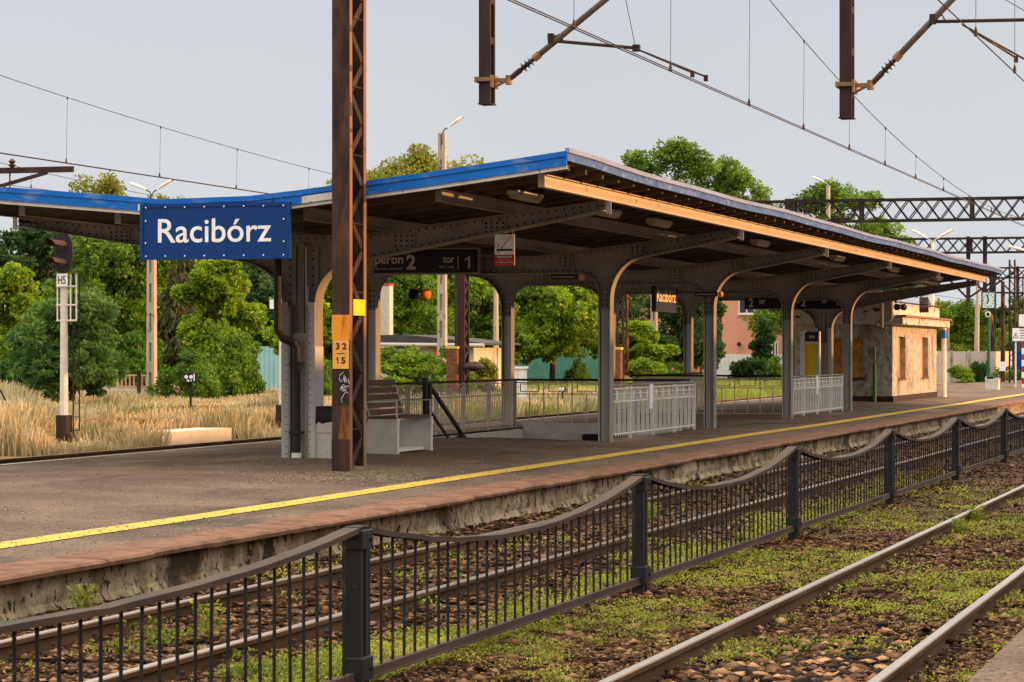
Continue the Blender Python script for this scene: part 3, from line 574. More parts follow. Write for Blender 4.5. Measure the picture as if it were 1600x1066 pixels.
for i, t in enumerate(FT):
    single = i in (0, 5)
    fr = MB(); yp = .007
    tipR, tipL = (-DE-.02), (-DL+.02)
    if single:
        hw = .25; xr, xl = -DC+hw, -DC-hw
        low_r = [(xr, P0), (xr, 2.62)] + arcpts(xr+.62, 2.62, .62, .64, math.pi, math.pi/2+.32, 9) + [(tipR, armtop(DE)-.135)]
        low_l = [(xl, P0), (xl, 2.68)] + arcpts(xl-.86, 2.68, .86, .62, 0, math.pi/2-.2, 9) + [(tipL, armtop(DL)-.12)]
    else:
        xr, xl = -DF+.1, -DB-.1; xri, xli = -DF-.1, -DB+.1; so_ = 3.36
        low_r = [(xr, P0), (xr, 2.85)] + arcpts(xr+.66, 2.85, .66, .79, math.pi, math.pi/2+.25, 9) + [(tipR, armtop(DE)-.135)]
        low_l = [(xl, P0), (xl, 2.85)] + arcpts(xl-.62, 2.85, .62, .7, 0, math.pi/2-.2, 9) + [(tipL, armtop(DL)-.12)]
        inner = [(xri, P0), (xri, so_-.4)] + arcpts(xri-.36, so_-.4, .36, .4, 0, math.pi/2, 8) + list(reversed([(xli, P0), (xli, so_-.4)] + arcpts(xli+.36, so_-.4, .36, .4, math.pi, math.pi/2, 8)))
    top = [(tipR, armtop(DE)), (-11.2, armtop(11.2)), (-12.6, armtop(12.6)), (-13.5, armtop(13.5)), (-15.3, armtop(15.3)), (-17.2, armtop(17.2)), (tipL, armtop(DL))]
    # outline: up the right side, across the top, down the left side
    if single: poly = low_r + top + list(reversed(low_l))
    else: poly = low_r + top + list(reversed(low_l)) + list(reversed(inner))
    fr.prism_xz(poly, t-yp, t+yp)
    fl = .17 if single else .13
    fr.ribbon(low_r, t-fl, t+fl, -.014); fr.ribbon(low_l, t-fl, t+fl, .014)
    fr.ribbon(top, t-.09, t+.09, -.012)
    # angle irons beside the flanges, on the near side of the web
    def angle(pts, off, wdt):
        P = [Vector((x, z)) for x, z in pts]; a = MB(); L = []
        for k, p in enumerate(P):
            dr = (P[min(k+1, len(P)-1)]-P[max(k-1, 0)]).normalized(); nn = Vector((-dr.y, dr.x)); L.append((p+nn*off*.02, p+nn*off*wdt))
        for (p, q), (p2, q2) in zip(L, L[1:]): fr.add([(p.x, t-.022, p.y), (q.x, t-.022, q.y), (q2.x, t-.022, q2.y), (p2.x, t-.022, p2.y)], [(0, 1, 2, 3)]); fr.add([(q.x, t-.022, q.y), (q.x, t-.007, q.y), (q2.x, t-.007, q2.y), (q2.x, t-.022, q2.y)], [(0, 1, 2, 3)])
        rivets_along(fr, pts, t-.022, off*wdt*.55, .125, .017)
    angle(low_r, 1, .085); angle(low_l, -1, .085); angle(top, 1, .07)
    if single:
        for (x0, x1) in ((xl+.09, xl+.13), (xr-.13, xr-.09)): fr.box(x0, x1, t-.2, t-.022, P0, 2.6)
        for (c0, c1) in ((-11.6, -11.25), (-17.6, -17.25), (-13.0, -12.65), (-16.2, -15.9)):
            zc = armtop(-(c0+c1)/2); b_ = .24 if abs(c0+DC) > 2 else .27; plate(fr, c0, c1, zc-b_-.01, zc-.06, t-.022, 4, 3)
        plate(fr, xl-.02, xl+.16, 2.6, 3.5, t-.022, 1, 7); plate(fr, xr-.16, xr+.02, 2.6, 3.5, t-.022, 1, 7)
        fr.box(-DC-.045, -DC+.045, t-.05, t-.022, P0, 3.55)
    else:
        fr.ribbon(inner, t-fl, t+fl, .012); angle(inner, -1, .08)
        for (x0, x1) in ((xr-.23+.01, xr-.0), (xl+.0, xl+.22)): plate(fr, x0+.03, x1-.03, 2.72, 3.1, t-.03, 2, 4)
        for (c0, c1) in ((-11.75, -11.45), (-13.1, -12.8), (-16.1, -15.8), (-17.5, -17.2)):
            zc = armtop(-(c0+c1)/2); zb = so_+.03 if -DB < c0 < -DF else zc-.25; plate(fr, c0, c1, zb+.06, zc-.05, t-.026, 3, 3)
        for c in (-DF, -DB):
            cc = MB(); cc.box(c-.075, c+.075, t-.05, t-.023, P0+.02, 2.7); cc.build('lit_web_plate', M['paintcol_lit'], canopy)  # paler plates low down: the column's light falloff is put into their colour
            for s in (-1, 1): cc = MB(); xo = c+s*.103; cc.box(xo-.004, xo+.004, t-fl-.003, t+fl+.003, P0+.02, 2.68); cc.build('lit_edge_plate', M['paintlight'], canopy)
            fr.box(c-.13, c+.13, t-.17, t+.17, P0-.02, P0+.02)
    # white bracket plates at the tips
    fr.build('riveted_frame', [M['paint'], M['rustdark']], canopy)  # rivet heads take the darker material, their shading contrast painted in
    for s, dd in ((1, DE), (-1, DL)):
        b_ = MB(); b_.box(-dd-.035+(.05*s if s > 0 else 0), -dd+.035+(.05*s if s > 0 else 0), t-.1, t-.085, armtop(dd)-.19, armtop(dd)+.0); b_.build('bracket_plate', M['paintlight'], canopy)
    if single:
        for (xa, xb, m_) in ((xl-.015, xl+.085, 'paintcol_lit'), (xr-.1, xr+.015, 'paintlight')):
            b_ = MB(); b_.box(xa, xb, t-.181, t-.172, P0+.02, 2.66)
            for z in np.arange(.4, 2.6, .11): b_.rivet((xa+xb)/2+(.02 if xa < -DC else -.02), t-.181, z, .012)
            b_.build('lit_edge_plate', [M[m_], M['rustdark']], canopy)  # paler strips again paint in the light on the lower column
        b_ = MB(); b_.box(xl+.1, xr-.11, t-.06, t-.052, P0+.02, 2.2); b_.build('lit_web_plate', M['paintcol_lit'], canopy)
    if single:                                               # rust-stained feet and conduits
        b_ = MB(); b_.box(xl-.03, xr+.03, t-.2, t+.2, .2, P0+.02); b_.build('base_plate', M['rustdark'], canopy)
# longitudinal I-beams
for dd, m in ((DE, 'paintlight'), (11.16, 'paint'), (13.05, 'paint'), (15.85, 'paint'), (17.32, 'paint'), (DL, 'paint')):
    z1 = armtop(dd)+.175; z0 = armtop(dd)+.001; mb = MB(); x = -dd; t0, t1 = TE0+.42, TE1-.35
    mb.box(x-.006, x+.006, t0, t1, z0, z1); mb.box(x-.05, x+.05, t0, t1, z0, z0+.012); mb.box(x-.05, x+.05, t0, t1, z1-.012, z1)
    mb.box(x-.045, x+.045, t0-.012, t0, z0, z1)
    mb.build('roof_beam', M['cream'] if dd == DE else M['paint'], canopy)
# rafters, boards, roofing
for k in range(58):
    t = TE0+.5+.884*k
    if t > TE1-.2: break
    mb = MB(); w_ = .05; pts = [(-9.38, roofz(9.38)), (-13.55, roofz(13.55)), (-15.25, roofz(15.25)), (-19.5, roofz(19.5))]
    for (xa, za), (xb, zb) in zip(pts, pts[1:]):
        mb.add([(xa, t-w_, za-.2), (xa, t+w_, za-.2), (xa, t+w_, za-.085), (xa, t-w_, za-.085), (xb, t-w_, zb-.2), (xb, t+w_, zb-.2), (xb, t+w_, zb-.085), (xb, t-w_, zb-.085)],
               [(0,1,2,3), (7,6,5,4), (0,4,5,1), (3,2,6,7), (0,3,7,4), (1,5,6,2)])
    mb.build('rafter', M['wood'], canopy)
wob = lambda t: .035*math.exp(-((t-TE0)/2.2)**2) + .012*math.sin(t*.41)+.008*math.sin(t*.93+1)
mb = MB(); dl = np.concatenate([np.arange(9.36, 13.5, .16), np.arange(13.5, 15.3, .17), np.arange(15.3, 19.6, .16)])
for a, b in zip(dl, dl[1:]):
    g = .006; e = float(rng.normal(0, .003)); za, zb = roofz(a+g)-.085+e, roofz(b-g)-.085+e
    mb.add([(-a-g, TE0+.06, za), (-b+g, TE0+.06, zb), (-b+g, TE1-.05, zb), (-a-g, TE1-.05, za), (-a-g, TE0+.06, za+.03), (-b+g, TE0+.06, zb+.03), (-b+g, TE1-.05, zb+.03), (-a-g, TE1-.05, za+.03)],
           [(0,1,2,3), (7,6,5,4), (0,4,5,1), (3,2,6,7), (0,3,7,4), (1,5,6,2)])
mb.build('board_ceiling', M['wood'], canopy)
mb = MB(); rd = [9.3, 13.5, 13.6, 15.2, 15.3, 19.55]; n = len(rd); ys = np.linspace(TE0+.03, TE1-.03, 60)
for y in ys:
    for q in rd: mb.v.append((-q, y, roofz(q)-.045+wob(y)*(q < 9.4)*.6))
for j in range(len(ys)-1):
    for i in range(n-1): a = j*n+i; mb.f.append((a+1, a, a+n, a+n+1)); mb.m.append(0)
mb.build('roofing_felt', M['tar'], canopy)
# fascias: near end (follows the butterfly), far end, and along the eaves
def endfascia(y0, y1, near=True):
    pr = [(9.27, 4.02+4.28*.1185+.01), (10.2, roofz(10.2)), (11.2, roofz(11.2)-.005), (12.1, roofz(12.1)), (13.0, roofz(13.0)+.005), (13.7, 4.025), (15.0, 4.0), (15.5, 4.05), (17.4, roofz(17.4)), (19.55, roofz(19.55))]
    up, lo, bd = MB(), MB(), MB()
    for (a, za), (b, zb) in zip(pr, pr[1:]):
        def seg(m_, ya, yb, u0, u1): m_.add([(-a, ya, za+u0), (-b, ya, zb+u0), (-b, ya, zb+u1), (-a, ya, za+u1), (-a, yb, za+u0), (-b, yb, zb+u0), (-b, yb, zb+u1), (-a, yb, za+u1)], [(0,3,2,1), (4,5,6,7), (0,1,5,4), (3,7,6,2), (0,4,7,3), (1,2,6,5)])
        seg(up, y0-.03, y1+.02, -.07, 0); seg(lo, y0-.012, y1, -.185, -.07); seg(bd, y0+.012, y1+.004, -.235, -.1855)
    up.build('end_flashing', M['blue'], canopy)
    if near:
        lo2 = MB(); lo.build('end_fascia', M['blue'], canopy); bd.build('fascia_board', M['whitewood'], canopy)
    else: lo.build('end_fascia', M['blue'], canopy)
endfascia(TE0, TE0+.03); endfascia(TE1, TE1+.03, False)
mb = MB()                                                    # patches where the blue sheet is missing
for dd0, dd1 in ((13.0-.55, 13.0-.05), (15.2, 15.35)):
    za, zb = roofz(dd0), roofz(dd1); mb.add([(-dd0, TE0-.016, za-.18), (-dd1, TE0-.016, zb-.18), (-dd1, TE0-.016, zb-.085), (-dd0, TE0-.016, za-.085)], [(0, 3, 2, 1)])
mb.build('bare_patch', M['whitewood'], canopy)
for side, d0 in ((1, 9.27), (-1, 19.55)):
    fl_, fa_ = MB(), MB(); ys = np.linspace(TE0, TE1, 42); j = 0
    for y0, y1 in zip(ys, ys[1:]):
        z0, z1 = roofz(d0)+wob(y0), roofz(d0)+wob(y1); x = -d0
        def strip(m_, xa, xb, u0, u1): m_.add([(xa, y0, z0+u0), (xb, y0, z0+u0), (xb, y0, z0+u1), (xa, y0, z0+u1), (xa, y1, z1+u0), (xb, y1, z1+u0), (xb, y1, z1+u1), (xa, y1, z1+u1)], [(0,1,2,3), (7,6,5,4), (0,4,5,1), (1,5,6,2), (2,6,7,3), (3,7,4,0)])
        strip(fl_, x-.02*side, x+.035*side, -.06, .0); strip(fa_, x-.018*side, x+.012*side, -.165, -.0605)
    fl_.build('eave_flashing', M['blueflash'], canopy); fa_.build('eave_fascia', M['bluelong'], canopy)
for k in range(1, 11):                                       # sheet joints on the eave
    t = TE0+k*4.9; mb = MB(); mb.box(-9.27+.012, -9.27+.018, t-.012, t+.012, roofz(9.27)-.165, roofz(9.27)-.06); mb.build('sheet_joint', M['bluelong'], canopy)
# drainpipes on the end column and conduits
t = FT[0]; mb = MB()
x = -DC+.0; mb.tube([(x-.28, t-.3, 3.6), (x-.28, t-.3, 2.25), (x-.2, t-.3, 2.12), (x-.03, t-.26, 2.05), (x, t-.24, 1.98), (x, t-.24, .42)], .058, 12)
mb.build('drainpipe', M['black'], canopy); mb = MB(); mb.tube([(x, t-.24, .42), (x, t-.24, .27)], .075, 12); mb.build('pipe_collar', M['white'], canopy)
mb = MB()
for z in (.72, 1.75): mb = MB(); mb.box(x-.1, x+.1, t-.3, t-.19, z-.02, z+.02); mb.build('pipe_clamp', M['black'], canopy)
mb = MB()
mb.tube([(x+.1, t-.12, 3.5), (x+.11, t-.12, 2.2), (x+.18, t-.12, 1.4), (x+.2, t-.12, .3)], .014, 8); mb.tube([(x+.13, t-.12, 2.9), (x+.14, t-.12, 2.1), (x+.16, t-.12, .3)], .012, 8); mb.tube([(x-.15, t-.14, 2.2), (x-.16, t-.14, .3)], .02, 8)
mb.build('conduit', M['paintlight'], canopy)
mb = MB(); mb.tube([(-12.55, t-.04, armtop(12.5)-.02), (-12.42, t-.05, armtop(12.5)-.1), (-12.4, t-.05, armtop(12.4)-.2), (-12.48, t-.04, armtop(12.5)-.3)], .008, 6); mb.build('cable_loop', M['paintlight'], canopy)
# paler plates low on the end column, its sky light put into their colour
mb = MB()
for xx in (-DC-.25, -DC+.25): mb.box(xx-.02, xx+.02, t-.175, t+.175, P0, 2.0)
mb.build('lit_cover_plate', M['paintlight'], canopy)
# ------------------------------------------------------------------ lamps under the roof
for k, (px, dd, tt) in enumerate([(821, 10.6, None), (948, 10.6, None), (1030, 10.6, None), (1188, 10.6, None), (1308, 10.6, None), (1396, 10.6, None), (1465, 10.6, None)]):
    t = T(px, dd); z = roofz(dd)-.26
    names = ['nearest', 'second', 'third', 'fourth', 'fifth', 'sixth', 'seventh']
    r_ = thing('strip_lamp', 'dusty strip lamp on the canopy ceiling, %s from the near end of the roof' % names[k], 'lamp', (-dd, t, z+.06), 'strip lamps on the canopy ceiling')
    mb = MB(); mb.bbox(-dd-.09, -dd+.09, t-.62, t+.62, z+.0, z+.06, .01); mb.build('lamp_body', M['paintlight'], r_)
    mb = MB(); mb.add([], [])
    N = 8
    for (ya, sc) in ((t-.6, .8), (t-.57, 1), (t+.57, 1), (t+.6, .8)):
        for q in range(N+1): a = math.pi*q/N; mb.v.append((-dd-.08*sc*math.cos(a), ya, z-.001-.065*sc*math.sin(a)))
    for j in range(3):
        for q in range(N): a = j*(N+1)+q; mb.f.append((a, a+N+1, a+N+2, a+1)); mb.m.append(0)
    mb.f += [tuple(range(N+1)), tuple(3*(N+1)+q for q in range(N, -1, -1))]; mb.m += [0, 0]
    mb.build('lamp_cover', M['lampglass'], r_)
    mb = MB()
    for yy in (t-.45, t+.45): mb.box(-dd-.015, -dd+.015, yy-.01, yy+.01, z+.06, z+.085)
    mb.build('hanger', M['paint'], r_)
for (px, lab, fi) in ((885, 'slim tube lamp with orange round end cap under the second frame beam', 1), (1105, 'slim tube lamp with orange round end cap under the third frame beam', 2)):
    t = FT[fi]-.08; dd = D(px, t); r_ = thing('tube_lamp', lab, 'lamp', (-dd, t, 3.2), 'tube lamps under the frames')
    mb = MB(); zz = Z(433, dd, t) if fi == 1 else Z(460, dd, t); wd = .28
    mb.bbox(-dd-wd, -dd+wd-.05, t-.06, t+.0, zz-.045, zz+.045, .008); mb.build('lamp_body', M['black'], r_)
    mb = MB(); mb.tube([(-dd-wd+.04, t-.075, zz), (-dd+wd-.1, t-.075, zz)], .014, 8); mb.build('tube', M['lampglass'], r_)
    mb = MB(); mb.lathe((-dd+wd+.02, t-.04, zz-.07), [(.01, 0), (.05, .03), (.06, .07), (.05, .11), (.01, .14)], 12); mb.build('end_cap', M['panelye'], r_, smooth=True)
# ------------------------------------------------------------------ signs
def board(root, c, wd, ht, th, facing, m, fm=None, fw=.03):
    x, y, z = c; mb = MB()
    if facing == '-Y': mb.bbox(x-wd/2, x+wd/2, y, y+th, z-ht/2, z+ht/2, .004)
    else: mb.bbox(x-th, x, y-wd/2, y+wd/2, z-ht/2, z+ht/2, .004)
    mb.build('board', m, root)
    if fm:
        mb = MB()
        def bx(u0, u1, z0, z1):
            if facing == '-Y': mb.box(x+u0, x+u1, y-.014, y+th+.004, z+z0, z+z1)
            else: mb.box(x-th-.004, x+.014, y+u0, y+u1, z+z0, z+z1)
        w2, h2 = wd/2, ht/2
        bx(-w2-.004, w2+.004, h2-fw, h2+.004); bx(-w2-.004, w2+.004, -h2-.004, -h2+fw); bx(-w2-.004, -w2+fw, -h2+fw+.0005, h2-fw-.0005); bx(w2-fw, w2+.004, -h2+fw+.0005, h2-fw-.0005)
        mb.build('sign_frame', fm, root)
# big blue station name board
ts_ = TE0-.16; dl_, dr_ = D(219.5, ts_), D(453, ts_); zt, zb = 3.925, 3.175
c = (-(dl_+dr_)/2, ts_, (zt+zb)/2); r_ = thing('station_sign', 'large blue board with the white name Racibórz on the near end of the canopy', 'sign', c)
board(r_, c, dl_-dr_, zt-zb, .05, '-Y', M['signblue'], M['signblue'], .045)
tx0, tx1 = D(247, ts_), D(424, ts_); text('name_lettering', 'Racibórz', (-(tx0+tx1)/2, ts_-.004, 3.56), '-Y', tx0-tx1, .325, M['signwhite'], r_, .008)
for u in np.linspace(-.46, .46, 8):
    for s in (-1, 1): mb = MB(); mb.lathe((c[0]+u*(dl_-dr_), ts_-.013, c[2]+s*(zt-zb)*.44), [(.011, 0), (.011, -.006)], 6, 'Y'); mb.build('screw', M['signwhite'], r_)
for s in (-1, 1):
    for v in (-.2, .2): mb = MB(); mb.lathe((c[0]+s*(dl_-dr_)*.462, ts_-.013, c[2]+v*(zt-zb)), [(.011, 0), (.011, -.006)], 6, 'Y'); mb.build('screw', M['signwhite'], r_)
mb = MB(); mb.bar((-dl_+.3, ts_+.06, 3.85), (-dl_+.3, ts_+.2, 4.0), .03, .03); mb.bar((-dr_-.3, ts_+.06, 3.85), (-dr_-.3, ts_+.2, 4.0), .03, .03); mb.build('hanging_strap', M['rustdark'], r_)
# platform / track number sign under the second frame
tq = FT[1]-.3; dr_ = D(749, tq); dl_ = dr_+2.06; c = (-(dl_+dr_)/2, tq, (Z(387, dr_, tq)+Z(428, dr_, tq))/2); hh = Z(387, dr_, tq)-Z(428, dr_, tq)
r_ = thing('platform_number_sign', 'black framed sign reading peron 2 tor 1 under the canopy behind the rusty mast', 'sign', c, 'black platform number signs')
board(r_, c, dl_-dr_, hh, .07, '-Y', M['signblack'], M['paint'], .025)
xx = lambda px: -D(px, tq); yy = tq-.004
def tt_(s, px0, px1, y0, y1, bold=.02, m='signgrey'): z0, z1 = Z(y1, dr_, tq), Z(y0, dr_, tq); text('lettering', s, ((xx(px0)+xx(px1))/2, yy, (z0+z1)/2), '-Y', xx(px1)-xx(px0), z1-z0, M[m], r_, bold)
tt_('peron', 586, 630, 401, 415.5); tt_('2', 635, 650, 397, 420.5, .03); tt_('tor', 692, 710, 400, 410.5); tt_('1', 727, 735, 400, 419.5, .03)
tt_('Bahnsteig / nástupiště', 585, 629, 416.5, 421, 0); tt_('Gleis / kolej', 686, 709, 414.5, 419.5, 0)
mb = MB(); mb.box(xx(715.4), xx(716.4), yy-.004, yy+.003, Z(422, dr_, tq), Z(400, dr_, tq)); mb.build('divider', M['signgrey'], r_)
mb = MB()
for u in (-.8, .8): mb.box(c[0]+u-.012, c[0]+u+.012, tq+.03, tq+.05, c[2]+hh/2, c[2]+hh/2+.25)
mb.build('hanger', M['paint'], r_)
# far number signs
def farsign(t, px0, px1, y0, y1, label, parts_):
    d0, d1 = D(px0, t), D(px1, t); dm = (d0+d1)/2; z0, z1 = Z(y1, dm, t), Z(y0, dm, t); c = (-dm, t, (z0+z1)/2)
    r_ = thing('platform_number_sign', label, 'sign', c, 'black platform number signs'); board(r_, c, d0-d1, z1-z0, .07, '-Y', M['signblack'], M['paint'], .02)
    for s, a, b, ya, yb in parts_: text('lettering', s, (-(D(a, t)+D(b, t))/2, t-.004, (Z(ya, dm, t)+Z(yb, dm, t))/2), '-Y', D(a, t)-D(b, t), Z(ya, dm, t)-Z(yb, dm, t), M['signgrey'], r_, .03)
    mb = MB()
    for u in (-.35, .35): mb.box(c[0]+u*(d0-d1)-.012, c[0]+u*(d0-d1)+.012, t+.03, t+.05, z1, z1+.3)
    mb.build('hanger', M['paint'], r_)
farsign(72.2, 1163, 1222, 464, 483.5, 'black sign reading 2 tor, seen through the third arch from the left', [('2', 1170, 1177, 466, 480), ('tor', 1186, 1196, 467, 475)])
farsign(79.6, 1207, 1316, 466, 484, 'black sign reading peron 2 tor 1 in front of the kiosk end', [('peron', 1225, 1249, 469, 476), ('2', 1251, 1259, 467.5, 479), ('tor', 1284, 1293, 468, 474), ('1', 1306, 1310, 468, 478)])
# no smoking plates
def nosmoke(px0, px1, y0, y1, t, label, stake=0):
    d0, d1 = D(px0, t), D(px1, t); dm = (d0+d1)/2; z0, z1 = Z(y1, dm, t), Z(y0, dm, t); wd, ht = d0-d1, z1-z0; x = -dm; zm = (z0+z1)/2
    r_ = thing('no_smoking_sign', label, 'sign', (x, t, zm), 'no smoking signs')
    mb = MB(); mb.box(x-wd/2, x+wd/2, t, t+.012, z0, z1); mb.build('board', M['signwhite'], r_)
    mb = MB(); mb.box(x-wd/2, x+wd/2, t-.004, t-.001, z0, z0+ht*.35); mb.build('red_panel', M['signred'], r_)
    mb = MB(); zc = z0+ht*.5; mb.box(x-wd*.4, x+wd*.4, t-.005, t-.001, zc-.015*ht/.46, zc+.015*ht/.46)
    mb.tube([(x-.36*wd, t-.003, zc+.04), (x-.31*wd, t-.003, zc+.08), (x-.36*wd, t-.003, zc+.11)], .004, 4); mb.build('cigarette_symbol', M['signdark'], r_)
    mb = MB(); mb.bar((x-wd*.36, t-.008, z0+ht*.4), (x+wd*.36, t-.008, z0+ht*.95), .006, .022*ht/.46, (0, 1, 0)); mb.build('red_stroke', M['signred'], r_)
    text('lettering', 'Zakaz palenia', (x, t-.006, z0+ht*.275), '-Y', wd*.74, ht*.07, M['signwhite'], r_, .02); text('lettering', 'No smoking, no vaping', (x, t-.006, z0+ht*.1), '-Y', wd*.86, ht*.05, M['signwhite'], r_, .02)
    text('lettering', 'na terenie dworca i peronu', (x, t-.006, z0+ht*.185), '-Y', wd*.62, ht*.035, M['signwhite'], r_, 0)
    return r_, x, z1
r_, x, z1 = nosmoke(773, 804, 366.5, 415, FT[0]-.05, 'white and red no smoking plate hanging from the nearest frame arm')
mb = MB(); mb.tube([(x-.12, FT[0]-.045, z1), (x-.12, FT[0]-.02, z1+.05)], .005, 5); mb.tube([(x+.12, FT[0]-.045, z1), (x+.12, FT[0]-.02, z1+.09)], .005, 5); mb.build('hanger', M['paint'], r_)
r_, x, z1 = nosmoke(1436.5, 1451, 464.5, 488.5, 83.6, 'white and red no smoking plate before the kiosk roof, at the far canopy end')
mb = MB(); mb.tube([(x-.1, 83.6, z1), (x-.1, 83.6, armtop(11.5)+.15)], .008, 5); mb.tube([(x+.1, 83.6, z1), (x+.1, 83.6, armtop(11.5)+.15)], .008, 5); mb.build('hanger', M['paint'], r_)
# small name sign parallel to the tracks
dd = 14.44; t0, t1 = T(1021.5, dd), T(1055, dd); c = (-dd+.04, (t0+t1)/2, (Z(447, dd, t0)+Z(486.5, dd, t0))/2)
r_ = thing('station_sign', 'small dark hanging sign with name Racibórz in sunlit gold under the canopy', 'sign', c)
board(r_, c, t1-t0, Z(447, dd, t0)-Z(487, dd, t0), .09, '+X', M['signdark'], M['signdark'], .02)
text('name_lettering', 'Racibórz', (c[0]+.005, c[1], c[2]+.07), '+X', (t1-t0)*.88, .27, M['gold'], r_, .02)  # gold of the low sun is put into the lettering colour
mb = MB()
for u in (-.7, .7): mb.box(c[0]-.06, c[0]-.04, c[1]+u-.012, c[1]+u+.012, c[2]+.27, armtop(14.4)+.2)
mb.build('hanger', M['paint'], r_)
# loudspeakers
def horn(px, py, t, r, label, lit='panelor', drop=.35):
    dd = D(px, t); z = Z(py, dd, t); x = -dd; r_ = thing('loudspeaker', label, 'loudspeaker', (x, t, z))
    mb = MB(); ax = Vector((-.55, -.83, 0)).normalized()
    def cone(sign, m, nm, L=.2):
        pr = [(.02, 0), (r*.55, .02), (r*.8, L*.4), (r, L), (r*.93, L-.004), (r*.7, L*.5), (r*.3, L*.35), (.02, L*.5)]; b = MB(); n = 16; a = ax*sign if sign < 0 else ax; sd = Vector((a.y, -a.x, 0)); up = Vector((0, 0, 1)); c0 = Vector((x, t, z))
        for rr_, h in pr:
            for k in range(n): q = c0+a*h+(sd*math.cos(2*math.pi*k/n)+up*math.sin(2*math.pi*k/n))*rr_; b.v.append(tuple(q))
        for i_ in range(len(pr)-1):
            for k in range(n): j = (k+1) % n; b.f.append((i_*n+k, i_*n+j, (i_+1)*n+j, (i_+1)*n+k)); b.m.append(0)
        b.build(nm, m, r_, smooth=True)
    cone(1, M['black'], 'horn'); cone(-1, M[lit], 'rear_horn', .17)
    mb.tube([(x, t, z+r*.5), (x+.02, t, z+r+.06), (x-.02, t, z+r+drop*.5), (x, t, z+r+drop)], .012, 6); mb.build('rod', M['rustdark'], r_)
horn(657, 459.5, FT[1]-.05, .105, 'double horn loudspeaker, black mouth and sunlit orange back, hanging in the first arch', drop=.25)  # rear horn's orange paints in the sun falling on it
horn(1407, 480, 83.3, .11, 'dark horn loudspeaker hanging at the far canopy end before the kiosk', 'black', drop=.7)
# ------------------------------------------------------------------ catenary gantry (the rusty mast is its left leg)
def channel_post(mb, x0, x1, y0, y1, z0, z1, fl=.09, tk=.012, lace=.55, lm=None, sides=(1, -1)):
    """two channels, webs facing +-Y, flanges along X faces, laced on the X faces"""
    for (ya, yb, s) in ((y0, y0+tk, 1), (y1-tk, y1, -1)):
        mb.box(x0, x1, ya, yb, z0, z1)
        for xa in (x0, x1-tk): mb.box(xa, xa+tk, (yb if s > 0 else ya-fl), (yb+fl if s > 0 else ya), z0, z1)
    L = lm or mb
    for xs, sd in ((x1-tk-.006, 1), (x0+tk+.006, -1)):
        z = z0+.15; a = y0+fl*.7; b = y1-fl*.7; k = 0
        while z+lace*.9 < z1:
            p, q = ((xs, a, z), (xs, b, z+lace/2)) if k % 2 == 0 else ((xs, b, z), (xs, a, z+lace/2))
            L.bar(p, q, .07 if lace < .6 else .1, .008, (1, 0, 0)); z += lace/2; k += 1
gx = thing('catenary_gantry', 'rusty overhead line gantry: thick laced mast on the platform, hanging posts and arms above', 'gantry', (-12.13, 32.92, .3))
MX0, MX1, MY0, MY1 = -12.255, -12.01, 32.6, 33.24
m1, m2 = MB(), MB(); channel_post(m1, MX0, MX1, MY0, MY1, .25, 9.2, .1, .012, .82, m2); m1.build('mast', M['rust'], gx); m2.build('mast_lacing', M['rustdark'], gx)
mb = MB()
for ya, yb in ((MY0, MY0+.1), (MY1-.1, MY1)): mb = MB(); mb.box(MX1+.0005, MX1+.002, ya, yb, .3, 9.1); mb.build('flange_lit_face', M['rust_sunlit'], gx)  # sunlit edges put into the colour as lighter rust strips
mb = MB(); zz = np.arange(.9, 9, .9)
for z in zz: mb.box(MX1-.012, MX1-.002, MY0+.1, MY1-.1, z-.0, z+.012)
mb.build('batten', M['rustdark'], gx)
mb = MB(); mb.box(MX0-.001, MX1+.001, MY0-.004, MY0-.001, 2.08, 2.405); mb.build('orange_band', M['panelor'], gx)
mb = MB(); mb.box(MX0+.012, MX1-.008, MY0-.009, MY0-.002, 1.70, 2.078); npn = mb.build('number_panel', M['panelye'], gx)
cx_ = (MX0+MX1)/2
text('number', '3 2', (cx_+.01, MY0-.012, 1.995), '-Y', .145, .085, M['black'], npn, .03); text('number', '1', (cx_-.045, MY0-.012, 1.81), '-Y', .03, .085, M['black'], npn); text('number', '5', (cx_+.04, MY0-.012, 1.81), '-Y', .058, .085, M['black'], npn, .03)
mb = MB(); mb.box(cx_-.055, cx_+.06, MY0-.013, MY0-.010, 1.895, 1.905); mb.build('dash', M['black'], npn)
mb = MB(); mb.box(MX1+.002, MX1+.008, MY0+.13, MY1-.06, 2.40, 2.61); mb.build('yellow_plate', M['plateye'], gx)
g = MB()
def gp(px, py): return (MX0+(px-519)/26*(MX1-MX0), MY0-.004, 1.92-(py-550)*.00836)
for st in ([(536,582),(531,586),(530,592),(532,597),(536,593),(537,586),(538,598),(540,590)], [(537,597),(539,589),(541,598),(543,592),(545,600)], [(531,610),(536,601),(540,604),(535,612),(532,606),(545,603),(538,611),(543,615),(536,609),(533,604)], [(540,612),(536,618),(533,624),(534,629)]):
    g.tube([gp(*p) for p in st], .0045, 5)
g.build('graffiti', M['graffiti'], gx)
mb = MB(); mb.box(MX0-.004, MX1+.004, MY0-.006, MY0-.001, .27, .78); mb.build('tar_coat', M['rustdark'], gx)
